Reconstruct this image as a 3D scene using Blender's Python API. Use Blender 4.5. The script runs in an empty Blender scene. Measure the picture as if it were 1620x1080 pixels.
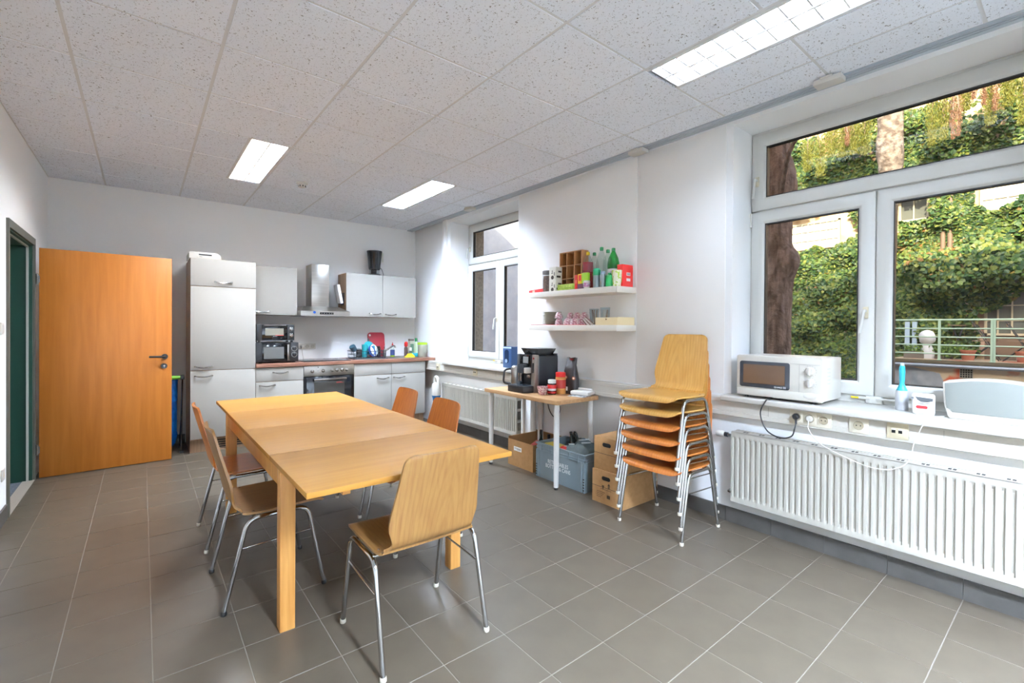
import bpy, bmesh, math, random
from mathutils import Matrix, Vector, Euler
random.seed(7)
PI = math.pi
sc = bpy.context.scene
COL = sc.collection

# ------------------------------------------------------------------ camera
F_PX, CY, YAW, PITCH, ROLL = 730.961, 523.961, 0.674683, -0.007037, 0.007420
EYE = Vector((0.0, 0.0, 1.3292))
fwd = Vector((math.sin(YAW)*math.cos(PITCH), math.cos(YAW)*math.cos(PITCH), math.sin(PITCH)))
r0 = Vector((math.cos(YAW), -math.sin(YAW), 0.0))
u0 = r0.cross(fwd)
cam_r = math.cos(ROLL)*r0 + math.sin(ROLL)*u0
cam_u = -math.sin(ROLL)*r0 + math.cos(ROLL)*u0
cd = bpy.data.cameras.new('camera')
cd.sensor_fit = 'HORIZONTAL'; cd.sensor_width = 36.0
cd.lens = F_PX/1620*36.0
cd.shift_y = -(540-CY)/1620
cd.clip_start = 0.05; cd.clip_end = 200
cam = bpy.data.objects.new('camera', cd); COL.objects.link(cam)
cam.matrix_world = Matrix(((cam_r.x, cam_u.x, -fwd.x, EYE.x), (cam_r.y, cam_u.y, -fwd.y, EYE.y), (cam_r.z, cam_u.z, -fwd.z, EYE.z), (0, 0, 0, 1)))
sc.camera = cam

# ------------------------------------------------------------------ world, sun, exposure
SKY_STRENGTH = 0.40
SUN_STRENGTH = 5.9
LAMP_POWER = 310.0
wd = bpy.data.worlds.new('sky'); sc.world = wd; wd.use_nodes = True
wn = wd.node_tree.nodes; wl = wd.node_tree.links
for n in list(wn): wn.remove(n)
wo = wn.new('ShaderNodeOutputWorld'); wb = wn.new('ShaderNodeBackground'); ws = wn.new('ShaderNodeTexSky')
ws.sky_type = 'NISHITA'; ws.sun_disc = False; ws.sun_elevation = math.radians(32); ws.sun_rotation = math.radians(250)
ws.air_density = 0.7; ws.dust_density = 6.0; ws.ozone_density = 1.0
wb.inputs['Strength'].default_value = SKY_STRENGTH
wl.new(ws.outputs[0], wb.inputs[0]); wl.new(wb.outputs[0], wo.inputs[0])
sl = bpy.data.lights.new('sun', 'SUN'); sl.energy = SUN_STRENGTH; sl.angle = math.radians(0.6); sl.color = (1.0, 0.84, 0.56)
sun = bpy.data.objects.new('sun', sl); COL.objects.link(sun)
sun.rotation_euler = Vector((0.80, 0.22, -0.50)).to_track_quat('-Z', 'Y').to_euler()
sc.view_settings.view_transform = 'Standard'; sc.view_settings.look = 'None'
sc.view_settings.exposure = 1.12; sc.view_settings.gamma = 1.0; sc.view_settings.use_curve_mapping = False
sc.cycles.use_denoising = True
sc.cycles.max_bounces = 10; sc.cycles.diffuse_bounces = 5; sc.cycles.glossy_bounces = 4; sc.cycles.transparent_max_bounces = 12
sc.cycles.sample_clamp_indirect = 6.0
sc.cycles.caustics_reflective = False; sc.cycles.caustics_refractive = False

# ------------------------------------------------------------------ mesh builder
class MB:
    def __init__(s): s.v = []; s.f = []; s.m = []
    def add(s, vs, fs, m=0):
        b = len(s.v); s.v += [tuple(p) for p in vs]
        for f in fs: s.f.append([b+i for i in f]); s.m.append(m)
        return s
    def box(s, x0, x1, y0, y1, z0, z1, m=0):
        if x0 > x1: x0, x1 = x1, x0
        if y0 > y1: y0, y1 = y1, y0
        if z0 > z1: z0, z1 = z1, z0
        return s.add([(x0,y0,z0),(x1,y0,z0),(x1,y1,z0),(x0,y1,z0),(x0,y0,z1),(x1,y0,z1),(x1,y1,z1),(x0,y1,z1)],
                     [(3,2,1,0),(4,5,6,7),(0,1,5,4),(1,2,6,5),(2,3,7,6),(3,0,4,7)], m)
    def prism(s, poly, axis, a0, a1, m=0):
        n = len(poly)
        def P(p, a):
            if axis == 'x': return (a, p[0], p[1])
            if axis == 'y': return (p[0], a, p[1])
            return (p[0], p[1], a)
        ar = sum(poly[i][0]*poly[(i+1) % n][1]-poly[(i+1) % n][0]*poly[i][1] for i in range(n))
        if ar < 0: poly = poly[::-1]
        if axis == 'y': a0, a1 = max(a0, a1), min(a0, a1)
        else: a0, a1 = min(a0, a1), max(a0, a1)
        vs = [P(p, a0) for p in poly]+[P(p, a1) for p in poly]
        fs = [tuple(range(n))[::-1], tuple(range(n, 2*n))]+[(i, (i+1) % n, n+(i+1) % n, n+i) for i in range(n)]
        return s.add(vs, fs, m)
    def lathe(s, prof, c=(0,0,0), n=16, m=0, axis='z', cap=True):
        vs = []
        for r, h in prof:
            for k in range(n):
                a = 2*PI*k/n; p, q = r*math.cos(a), r*math.sin(a)
                if axis == 'z': vs.append((c[0]+p, c[1]+q, c[2]+h))
                elif axis == 'y': vs.append((c[0]+q, c[1]+h, c[2]+p))
                else: vs.append((c[0]+h, c[1]+p, c[2]+q))
        fs = []
        for i in range(len(prof)-1):
            for k in range(n):
                k2 = (k+1) % n
                fs.append((i*n+k, i*n+k2, (i+1)*n+k2, (i+1)*n+k))
        if cap:
            if prof[0][0] > 1e-6: fs.append(tuple(range(n))[::-1])
            if prof[-1][0] > 1e-6: fs.append(tuple(range((len(prof)-1)*n, len(prof)*n)))
        return s.add(vs, fs, m)
    def cyl(s, c, r, h, n=16, m=0, axis='z'): return s.lathe([(r, 0), (r, h)], c, n, m, axis)
    def tube(s, pts, r, n=8, m=0, closed=False):
        pts = [Vector(p) for p in pts]; N = len(pts); vs = []; fs = []
        up = None
        for i, p in enumerate(pts):
            if closed: t = (pts[(i+1) % N]-pts[i-1])
            elif i == 0: t = pts[1]-pts[0]
            elif i == N-1: t = pts[-1]-pts[-2]
            else: t = (pts[i+1]-pts[i]).normalized()+(pts[i]-pts[i-1]).normalized()
            if t.length < 1e-9: t = Vector((0,0,1))
            t.normalize()
            if up is None: up = Vector((0,0,1)) if abs(t.z) < .9 else Vector((1,0,0))
            a = t.cross(up)
            if a.length < 1e-6: a = t.cross(Vector((0,1,0)))
            a.normalize(); b = a.cross(t).normalized(); up = b
            rr = r[i] if isinstance(r, (list, tuple)) else r
            for k in range(n):
                an = 2*PI*k/n; vs.append(p+a*(rr*math.cos(an))+b*(rr*math.sin(an)))
        for i in range(N if closed else N-1):
            j = (i+1) % N
            for k in range(n):
                k2 = (k+1) % n; fs.append((i*n+k2, i*n+k, j*n+k, j*n+k2))
        if not closed:
            fs.append(tuple(range(n))); fs.append(tuple(range((N-1)*n, N*n))[::-1])
        return s.add(vs, fs, m)
    def xf(s, M):
        s.v = [tuple(M @ Vector(p)) for p in s.v]; return s
    def mesh(s, name, mats, bevel=0, seg=2, smooth=False, ang=35):
        me = bpy.data.meshes.new(name)
        me.from_pydata(s.v, [], s.f)
        for m in (mats if isinstance(mats, (list, tuple)) else [mats]): me.materials.append(m)
        me.polygons.foreach_set('material_index', s.m)
        if bevel:
            bm = bmesh.new(); bm.from_mesh(me)
            bmesh.ops.remove_doubles(bm, verts=bm.verts, dist=1e-6)
            es = [e for e in bm.edges if len(e.link_faces) == 2 and e.calc_face_angle(0) > math.radians(30)]
            bmesh.ops.bevel(bm, geom=es, offset=bevel, segments=seg, affect='EDGES', profile=.5, clamp_overlap=True)
            bm.to_mesh(me); bm.free(); smooth = True
        if smooth:
            me.polygons.foreach_set('use_smooth', [True]*len(me.polygons))
            me.set_sharp_from_angle(angle=math.radians(ang))
        me.update()
        return me

def bez(pts, n=6):
    """smooth curve through points (Catmull-Rom)"""
    P = [Vector(p) for p in pts]; out = []
    for i in range(len(P)-1):
        a = P[i-1] if i else P[0]*2-P[1]; b = P[i]; c = P[i+1]; d = P[i+2] if i+2 < len(P) else P[-1]*2-P[-2]
        for k in range(n):
            t = k/n
            out.append(.5*((2*b)+(c-a)*t+(2*a-5*b+4*c-d)*t*t+(3*b-a-3*c+d)*t**3))
    out.append(P[-1]); return out
def fillet(pts, r, n=5):
    """polyline with rounded corners"""
    P = [Vector(p) for p in pts]; out = [P[0]]
    for i in range(1, len(P)-1):
        d1 = (P[i-1]-P[i]); d2 = (P[i+1]-P[i]); q = min(r, d1.length*.49, d2.length*.49)
        a = P[i]+d1.normalized()*q; b = P[i]+d2.normalized()*q
        for k in range(n+1):
            t = k/n; out.append(a*(1-t)**2+P[i]*2*t*(1-t)+b*t*t)
    out.append(P[-1]); return out
def rrect(x0, x1, y0, y1, r, n=4):
    out = []
    for cx, cy, a in ((x1-r, y1-r, 0), (x0+r, y1-r, 90), (x0+r, y0+r, 180), (x1-r, y0+r, 270)):
        for k in range(n+1):
            t = math.radians(a+90*k/n); out.append((cx+r*math.cos(t), cy+r*math.sin(t)))
    return out

def obj(name, mb, mats, parent=None, bevel=0, smooth=False, loc=None, rot=None, seg=2, ang=35, kind=None):
    me = mb if isinstance(mb, bpy.types.Mesh) else mb.mesh(name, mats, bevel, seg, smooth, ang)
    o = bpy.data.objects.new(name, me); COL.objects.link(o)
    if parent: o.parent = parent
    if loc: o.location = loc
    if rot: o.rotation_euler = rot
    if kind: o['kind'] = kind
    return o
def tag(o, label, cat, group=None, kind=None):
    o['label'] = label; o['category'] = cat
    if group: o['group'] = group
    if kind: o['kind'] = kind
    return o
def thing(name, label, cat, loc=(0,0,0), rz=0, group=None, kind=None):
    o = bpy.data.objects.new(name, None); COL.objects.link(o); o.empty_display_size = .05
    o.location = loc; o.rotation_euler = (0, 0, rz)
    return tag(o, label, cat, group, kind)
def struct(name, mb, mats, label, cat, **k):
    o = obj(name, mb, mats, **k); return tag(o, label, cat, kind='structure')
def dup(root, loc, rz, label, group=None):
    r = root.copy(); COL.objects.link(r); r.location = loc
    r.rotation_euler = rz if isinstance(rz, (tuple, list)) else (0, 0, rz)
    r['label'] = label
    if group: r['group'] = group
    for ch in list(root.children):
        c = ch.copy(); COL.objects.link(c); c.parent = r
        for g in list(ch.children):
            d = g.copy(); COL.objects.link(d); d.parent = c
    return r
def text(body, size, mat, parent, loc, rot, depth=.0004, align='CENTER', name='lettering', sx=1.0):
    cu = bpy.data.curves.new(name, 'FONT'); cu.body = body; cu.size = size; cu.extrude = depth
    cu.align_x = align; cu.align_y = 'CENTER'; cu.resolution_u = 3; cu.space_line = .85
    cu.materials.append(mat)
    tmp = bpy.data.objects.new(name, cu); COL.objects.link(tmp); bpy.context.view_layer.update()
    me = bpy.data.meshes.new_from_object(tmp.evaluated_get(bpy.context.evaluated_depsgraph_get())); bpy.data.objects.remove(tmp)
    if not me.materials: me.materials.append(mat)
    o = bpy.data.objects.new(name, me); COL.objects.link(o); o.parent = parent; o.location = loc; o.rotation_euler = rot; o['kind'] = 'stuff'
    o.scale = (sx, 1, 1)
    return o
FACE_Y = (PI/2, 0, 0)

# ------------------------------------------------------------------ materials
def lin(c):
    if isinstance(c, str): c = [int(c[i:i+2], 16) for i in (0, 2, 4)]
    return tuple((x/255/12.92 if x/255 <= .04045 else ((x/255+.055)/1.055)**2.4) for x in c)+(1.0,)
MATS = {}
def new_mat(name):
    m = bpy.data.materials.new(name); m.use_nodes = True; MATS[name] = m
    nt = m.node_tree; b = nt.nodes['Principled BSDF']
    return m, nt, nt.nodes, nt.links, b
def mat(name, col, rough=.5, metal=0, spec=.5, noise=None, bump=None, coat=0, emit=None, trans=0, alpha=1, ior=None, rand=0):
    m, nt, N, L, b = new_mat(name)
    b.inputs['Base Color'].default_value = lin(col); b.inputs['Roughness'].default_value = rough
    b.inputs['Metallic'].default_value = metal; b.inputs['Specular IOR Level'].default_value = spec
    if coat: b.inputs['Coat Weight'].default_value = coat; b.inputs['Coat Roughness'].default_value = .08
    if trans: b.inputs['Transmission Weight'].default_value = trans
    if ior: b.inputs['IOR'].default_value = ior
    if alpha < 1: b.inputs['Alpha'].default_value = alpha
    if emit: b.inputs['Emission Color'].default_value = lin(emit[0]); b.inputs['Emission Strength'].default_value = emit[1]
    tc = None
    if noise or bump or rand: tc = N.new('ShaderNodeTexCoord')
    src = None
    if noise:
        sc_, c2, lo, hi = noise[:4]
        mp = N.new('ShaderNodeMapping'); mp.inputs['Scale'].default_value = noise[4] if len(noise) > 4 else (1, 1, 1)
        nz = N.new('ShaderNodeTexNoise'); nz.inputs['Scale'].default_value = sc_; nz.inputs['Detail'].default_value = 6
        rp = N.new('ShaderNodeValToRGB'); rp.color_ramp.elements[0].position = lo; rp.color_ramp.elements[1].position = hi
        rp.color_ramp.elements[0].color = lin(c2); rp.color_ramp.elements[1].color = lin(col)
        L.new(tc.outputs['Object'], mp.inputs[0]); L.new(mp.outputs[0], nz.inputs[0]); L.new(nz.outputs[0], rp.inputs[0])
        src = rp.outputs[0]; L.new(src, b.inputs['Base Color'])
    if rand:
        oi = N.new('ShaderNodeObjectInfo'); hs = N.new('ShaderNodeHueSaturation')
        mr = N.new('ShaderNodeMapRange'); mr.inputs[3].default_value = 1-rand; mr.inputs[4].default_value = 1+rand
        L.new(oi.outputs['Random'], mr.inputs[0]); L.new(mr.outputs[0], hs.inputs['Value'])
        if src: L.new(src, hs.inputs['Color'])
        else: hs.inputs['Color'].default_value = lin(col)
        L.new(hs.outputs[0], b.inputs['Base Color'])
    if bump:
        nb = N.new('ShaderNodeTexNoise'); nb.inputs['Scale'].default_value = bump[0]; nb.inputs['Detail'].default_value = 4
        bp = N.new('ShaderNodeBump'); bp.inputs['Strength'].default_value = bump[1]; bp.inputs['Distance'].default_value = bump[2] if len(bump) > 2 else .002
        L.new(tc.outputs['Object'], nb.inputs[0]); L.new(nb.outputs[0], bp.inputs['Height']); L.new(bp.outputs[0], b.inputs['Normal'])
    return m
def wood(name, c1, c2, scale=(6, .5, 6), rough=.4, bands=None, coat=.0, detail=8, lo=.3, hi=.7, dist=.4, rand=0, spec=.4):
    m, nt, N, L, b = new_mat(name)
    tc = N.new('ShaderNodeTexCoord'); mp = N.new('ShaderNodeMapping'); mp.inputs['Scale'].default_value = scale
    nz = N.new('ShaderNodeTexNoise'); nz.inputs['Scale'].default_value = 4; nz.inputs['Detail'].default_value = detail; nz.inputs['Distortion'].default_value = dist
    rp = N.new('ShaderNodeValToRGB'); e = rp.color_ramp.elements
    e[0].position = lo; e[1].position = hi; e[0].color = lin(c2); e[1].color = lin(c1)
    L.new(tc.outputs['Object'], mp.inputs[0]); L.new(mp.outputs[0], nz.inputs[0]); L.new(nz.outputs[0], rp.inputs[0])
    out = rp.outputs[0]
    if bands:
        sc_, mix, mscale, dd = bands
        mp2 = N.new('ShaderNodeMapping'); mp2.inputs['Scale'].default_value = mscale
        wv = N.new('ShaderNodeTexWave'); wv.wave_type = 'RINGS'; wv.rings_direction = 'Y'; mp2.inputs['Location'].default_value = (-.04, 0, -.035); wv.inputs['Scale'].default_value = sc_
        wv.inputs['Distortion'].default_value = dd; wv.inputs['Detail'].default_value = 2; wv.inputs['Detail Scale'].default_value = .9
        mx = N.new('ShaderNodeMix'); mx.data_type = 'RGBA'; mx.blend_type = 'MULTIPLY'
        mr = N.new('ShaderNodeValToRGB'); mr.color_ramp.elements[0].color = (.62, .5, .38, 1); mr.color_ramp.elements[1].color = (1, 1, 1, 1)
        mr.color_ramp.elements[0].position = 0; mr.color_ramp.elements[1].position = .45
        L.new(tc.outputs['Object'], mp2.inputs[0]); L.new(mp2.outputs[0], wv.inputs[0]); L.new(wv.outputs[0], mr.inputs[0])
        mx.inputs[0].default_value = mix; L.new(out, mx.inputs[6]); L.new(mr.outputs[0], mx.inputs[7]); out = mx.outputs[2]
    if rand:
        oi = N.new('ShaderNodeObjectInfo'); hs = N.new('ShaderNodeHueSaturation'); mr2 = N.new('ShaderNodeMapRange')
        mr2.inputs[3].default_value = 1-rand; mr2.inputs[4].default_value = 1+rand
        L.new(oi.outputs['Random'], mr2.inputs[0]); L.new(mr2.outputs[0], hs.inputs['Value']); L.new(out, hs.inputs['Color']); out = hs.outputs[0]
    L.new(out, b.inputs['Base Color']); b.inputs['Roughness'].default_value = rough; b.inputs['Specular IOR Level'].default_value = spec
    if coat: b.inputs['Coat Weight'].default_value = coat; b.inputs['Coat Roughness'].default_value = .15
    return m
def thin_glass(name, tint=(255, 255, 255), refl=1.0, rough=0.0):
    m, nt, N, L, b = new_mat(name); N.remove(b); o = N['Material Output']
    t = N.new('ShaderNodeBsdfTransparent'); t.inputs[0].default_value = lin(tint)
    g = N.new('ShaderNodeBsdfGlossy'); g.inputs['Roughness'].default_value = rough
    fr = N.new('ShaderNodeFresnel'); fr.inputs[0].default_value = 1.45
    mt = N.new('ShaderNodeMath'); mt.operation = 'MULTIPLY'; mt.inputs[1].default_value = refl
    mx = N.new('ShaderNodeMixShader')
    gmm = N.new('ShaderNodeNewGeometry'); inv = N.new('ShaderNodeMath'); inv.operation = 'SUBTRACT'; inv.inputs[0].default_value = 1.0; mu = N.new('ShaderNodeMath'); mu.operation = 'MULTIPLY'
    L.new(gmm.outputs['Backfacing'], inv.inputs[1]); L.new(fr.outputs[0], mu.inputs[0]); L.new(inv.outputs[0], mu.inputs[1]); L.new(mu.outputs[0], mt.inputs[0]); L.new(mt.outputs[0], mx.inputs[0]); L.new(t.outputs[0], mx.inputs[1]); L.new(g.outputs[0], mx.inputs[2]); L.new(mx.outputs[0], o.inputs[0])
    return m
def emission(name, col, strength):
    m, nt, N, L, b = new_mat(name); N.remove(b); e = N.new('ShaderNodeEmission')
    e.inputs[0].default_value = lin(col); e.inputs[1].default_value = strength; L.new(e.outputs[0], N['Material Output'].inputs[0]); return m

def ceiling_mat():
    m, nt, N, L, b = new_mat('mineral_fibre')
    tc = N.new('ShaderNodeTexCoord'); gm = N.new('ShaderNodeNewGeometry')
    nz = N.new('ShaderNodeTexNoise'); nz.inputs['Scale'].default_value = 95; nz.inputs['Detail'].default_value = 2; nz.inputs['Roughness'].default_value = .6; nz.inputs['Distortion'].default_value = 1.2
    rp = N.new('ShaderNodeValToRGB'); e = rp.color_ramp.elements
    e[0].position = .325; e[0].color = lin('6f6c68'); e[1].position = .375; e[1].color = lin('f0f5fd')
    L.new(gm.outputs['Position'], nz.inputs[0]); L.new(nz.outputs[0], rp.inputs[0])
    oi = N.new('ShaderNodeObjectInfo'); mr = N.new('ShaderNodeMapRange'); mr.inputs[3].default_value = .965; mr.inputs[4].default_value = 1.0
    hs = N.new('ShaderNodeHueSaturation'); L.new(oi.outputs['Random'], mr.inputs[0]); L.new(mr.outputs[0], hs.inputs['Value']); L.new(rp.outputs[0], hs.inputs['Color'])
    L.new(hs.outputs[0], b.inputs['Base Color']); b.inputs['Roughness'].default_value = .95; b.inputs['Specular IOR Level'].default_value = .1
    bp = N.new('ShaderNodeBump'); bp.inputs['Strength'].default_value = .5; bp.inputs['Distance'].default_value = .002
    L.new(nz.outputs[0], bp.inputs['Height']); L.new(bp.outputs[0], b.inputs['Normal'])
    return m
def leaf_mat(name, cols, transl=.35):
    m, nt, N, L, b = new_mat(name); N.remove(b); o = N['Material Output']
    gm = N.new('ShaderNodeNewGeometry'); rp = N.new('ShaderNodeValToRGB')
    el = rp.color_ramp.elements
    while len(el) < len(cols): el.new(.5)
    for i, c in enumerate(cols): el[i].position = i/(len(cols)-1); el[i].color = lin(c)
    L.new(gm.outputs['Random Per Island'], rp.inputs[0])
    d = N.new('ShaderNodeBsdfPrincipled'); d.inputs['Roughness'].default_value = .5; t = N.new('ShaderNodeBsdfTranslucent'); mx = N.new('ShaderNodeMixShader'); mx.inputs[0].default_value = transl
    L.new(rp.outputs[0], d.inputs['Base Color']); L.new(rp.outputs[0], t.inputs[0]); L.new(d.outputs[0], mx.inputs[1]); L.new(t.outputs[0], mx.inputs[2]); L.new(mx.outputs[0], o.inputs[0])
    return m

WHITE = mat('wall_paint', 'f6f7f6', .85, spec=.25, bump=(260, .12, .001))
PANEL_W = mat('panel_paint', 'f6f4f0', .8, spec=.25)
CEIL = ceiling_mat()
TBAR = mat('grid_paint', 'd9dadb', .6)
TRIM_G = mat('alu_grey', 'b4bcc2', .45, metal=.2)
TRIM_D = mat('groove_dark', '3a3d40', .7)
TILE = mat('floor_tile', '5a5144', .37, spec=.42, noise=(7, '544b3f', .3, .7), bump=(420, .08, .0006), rand=.03)
GROUT = mat('grout', '857f75', .9)
SKIRT = mat('skirting_tile', '4f4c48', .45, noise=(14, '474440', .3, .7), rand=.06)
PVC = mat('white_pvc', 'c6c4bd', .38)
SILL = mat('sill_white', 'c0bcb3', .42)
GASKET = mat('gasket', '1e1c1a', .6)
PANE = thin_glass('window_glass', (250, 252, 250), 1.0)
RAD = mat('radiator_enamel', 'aca79b', .45)
RAD_D = mat('radiator_slot', '2c2a27', .8)
DUCT = mat('duct_pvc', 'cdc8bd', .5)
BEIGE = mat('socket_beige', 'cfc4a6', .45)
IVORY = mat('socket_ivory', 'e0d8c4', .45)
BLACK = mat('black_plastic', '17181a', .38)
BLACKG = mat('black_gloss', '0e0f11', .08)
DARK = mat('dark_hole', '0a0a0a', .9)
CHROME = mat('chrome', 'b9b8b5', .09, metal=1)
STEEL = mat('brushed_steel', 'b9b5ae', .3, metal=1, noise=(3, 'a9a59e', .3, .7, (1, 1, 60)))
SATIN = mat('satin_handle', '9d9994', .24, metal=1)
LAMIN = mat('white_laminate', 'a7a39b', .6, spec=.2)
WALNUT = wood('worktop_walnut', '9c6f58', '6e4636', (1.2, 14, 14), .4)
CARCASS = wood('carcass_oak', 'a98a6c', '8b6d52', (10, 10, .8), .5)
TABLE = wood('table_beech', 'ad7b35', 'a16f2f', (.55, 9, 9), .5, spec=.15, lo=.28, hi=.72)
TABLE_L = wood('table_leg_beech', 'd29a55', 'b97f3e', (11, 11, .7), .45)
LEAFW = wood('table_leaf_beech', 'ad7c37', 'a37132', (.5, 8, 8), .5, spec=.15)
def shellwood(n, a, b_): return wood(n, a, b_, (14, 2.0, 2.0), .34, bands=(17.0, .26, (1.0, .14, .14), 3.0), coat=.12, rand=.02)
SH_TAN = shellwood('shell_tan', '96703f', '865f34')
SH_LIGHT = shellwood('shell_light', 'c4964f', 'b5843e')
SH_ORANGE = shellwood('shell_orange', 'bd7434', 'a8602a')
DOORW = wood('door_veneer', 'c57a2f', 'b36921', (5, 5, .35), .42, lo=.3, hi=.7)
GREEN_D = mat('dark_green_paint', '0a3b2b', .45)
FRAME_G = mat('frame_olive', '56554a', .5)
SEAL = mat('seal_grey', 'b9bcb4', .6)
CARPET = mat('carpet_grey', '6c747c', .95, noise=(160, '3c434c', .35, .65))
OAK_T = wood('side_table_oak', 'c69f74', 'b08659', (9, .7, 9), .45)
LEGW = mat('leg_white', 'ecebe6', .35)
CARD = mat('cardboard', 'b58a5a', .85, noise=(30, 'a87d4e', .3, .7))
CARD_IN = mat('cardboard_inside', '8a663f', .9)
CRATE = mat('crate_grey', '7f8d92', .45)
CRATE_IN = mat('crate_inner', '626f74', .6)
PAPER = mat('paper_white', 'f3f1ec', .7)
INK = mat('ink', '2a2826', .7)
PRINTW = mat('print_white', 'eef0ee', .6)
RED = mat('red_plastic', 'c8231f', .4)
REDD = mat('dark_red', '8c1d22', .4)
YEL = mat('yellow', 'e3c31c', .5)
LIME = mat('lime', 'a5cf2c', .45)
LIMEP = mat('lime_print', 'b9cf5e', .6, noise=(40, '9bb83c', .4, .6))
TEAL = mat('teal', '1f8f96', .35)
TURQ = mat('turquoise', '2fa7b5', .3)
BLUE = mat('blue', '1d4f9c', .35)
BLUEBAG = mat('blue_bag', '1464b0', .25, noise=(9, '0c3f7e', .35, .65), bump=(16, .9, .03))
NAVY = mat('navy_gloss', '1b2b44', .2)
GREENC = mat('green_cap', '1a7a40', .4)
GREENB = thin_glass('green_bottle', (70, 190, 110), 1.2, .05)
CLEARB = thin_glass('clear_bottle', (243, 247, 245), 1.3, .03)
GLASSWARE = thin_glass('glassware', (240, 244, 245), 1.3, .02)
FROST = mat('frosted_plastic', 'dfe3d6', .35, trans=.35)
CREAM = mat('cream_ceramic', 'eeeadd', .3)
PLATE = mat('plate_ceramic', 'cccbbb', .3)
PINKP = mat('pink_pattern', 'ead9d4', .35, noise=(95, 'b0717c', .42, .56))
BROWNJ = mat('brown_content', '7a5a44', .6, noise=(60, '4f382a', .35, .65))
PEANUT = mat('peanut_butter', 'c48a45', .5)
GREYM = mat('speaker_grille', '7f817b', .75, bump=(700, .3, .0008))
CREAMP = mat('cream_plastic', 'cac5ba', .4)
BONE = mat('warm_white_plastic', 'd0ccc3', .34)
SMOKE = mat('smoked_window', '2a2724', .1)
TINT = mat('oven_glass', '14161a', .07)
BARK = mat('bark', '97847a', .95, noise=(7, '665449', .35, .65, (3, 3, .6)), bump=(16, 1.0, .04))
BARK2 = mat('pale_bark', '857a72', .95, noise=(8, '574c45', .4, .6), bump=(20, 1.0, .03))
OCHRE = mat('ochre_plaster', 'dcc4a0', .9, noise=(2.4, 'b7946c', .35, .65), bump=(12, .5, .01))
PINKW = mat('pinkish_plaster', 'b59a8a', .9, noise=(3, '98796a', .35, .65))
LOWW = mat('painted_plinth', 'b4a48c', .9, noise=(1.5, 'b4553a', .40, .47), bump=(9, .4, .01))
GREYPATCH = mat('grey_patch', '8d939c', .9, noise=(4, '787e88', .35, .65))
FIREW = mat('white_render', 'e6f0ff', .9, noise=(5, 'd6e2f4', .35, .65), bump=(30, .6, .006))
TAN = mat('stone_jamb', 'a09382', .95, noise=(30, '7f7364', .35, .65), bump=(60, .8, .004))
SOIL = mat('soil', '4c463a', 1.0, noise=(3, '373227', .3, .7))
RAILG = mat('rail_green', '9db8a6', .5)
WINBAR = mat('window_bar_cream', 'b8ae96', .6)
WINPANE = mat('dull_pane', '5c605c', .25)
WINPANE_L = mat('light_pane', 'd5d0c6', .35)
TERRA = mat('terracotta', 'a5634a', .8)
IRON = mat('iron', '26282a', .5)
PALEB = mat('pale_blue_post', '93a7bb', .6)
IVY = leaf_mat('ivy_leaf', ['1f3c24', '2d4f2e', '4a6a34', '6a7f3a', '2a4b2e', '848d3e', '3b5a33'], .35)
IVY_F = leaf_mat('ivy_orange_leaf', ['8a7c3a', '86603a', '6c7c3a', '94683c'], .35)
CONIF = leaf_mat('conifer_needles', ['5e6b28', '7f8534', '8f8a3c', '4f5e26'], .4)
DRYB = leaf_mat('dry_sprays', ['6b4a34', '80593f', '8f6f55'], .25)
# ================================================================== STRUCTURE
XR, YB, XL, YF, ZC = 3.19, 6.42, -0.73, -3.05, 2.785
XO = 3.70                                   # outer face of the window wall
W1 = dict(y0=0.07, y1=1.55, top=2.745)      # window opening near the camera
W2 = dict(y0=3.89, y1=5.31, top=2.725)      # far window opening

mb = MB()
mb.box(XR, XO, YF, W1['y0'], 0, 2.9); mb.box(XR, XO, W1['y1'], W2['y0'], 0, 2.9)
mb.box(XR, XO, W1['y0'], W1['y1'], 0, .845); mb.box(XR, XO, W2['y0'], W2['y1'], 0, .845)
mb.box(XR, XO, W1['y0'], W1['y1'], W1['top'], 2.9); mb.box(XR, XO, W2['y0'], W2['y1'], W2['top'], 2.9)
mb.box(XR, XO, W2['y1'], 5.42, 0, 2.9); mb.box(3.235, XO, 5.42, 6.62, 0, 2.9)
wall_right = struct('wall_right', mb, WHITE, 'white window wall on the right with two deep window openings', 'wall')
pm = MB().box(3.186, 3.192, 2.345, 3.875, .88, 2.76)
obj('wall_panel', pm, PANEL_W, wall_right, bevel=.0015)
pm = MB().box(3.187, 3.192, 1.60, 2.338, .88, 2.76)
obj('wall_panel', pm, PANEL_W, wall_right, bevel=.0015)
for w in (W1, W2):
    jm = MB(); jm.box(3.535, 3.72, w['y1']-.012, w['y1']+.02, .8, w['top']); jm.box(3.535, 3.72, w['y0']-.02, w['y0']+.012, .8, w['top']); jm.box(3.535, 3.72, w['y0'], w['y1'], w['top']-.012, w['top']+.02)
    obj('outer_jamb', jm, TAN, wall_right)
struct('wall_back', MB().box(-1.0, XO, YB, YB+.2, 0, 2.9), WHITE, 'white back wall behind the kitchen units', 'wall')
mb = MB(); DY0, DY1 = 4.66, 5.625
mb.box(XL-.25, XL, YF, DY0, 0, 2.9); mb.box(XL-.25, XL, DY1, YB, 0, 2.9); mb.box(XL-.25, XL, DY0, DY1, 2.01, 2.9)
struct('wall_left', mb, WHITE, 'white left wall with the doorway at its far end', 'wall')
struct('wall_front', MB().box(-1.0, XO, YF-.2, YF, 0, 2.9), WHITE, 'plain white wall behind the viewer', 'wall')
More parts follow.
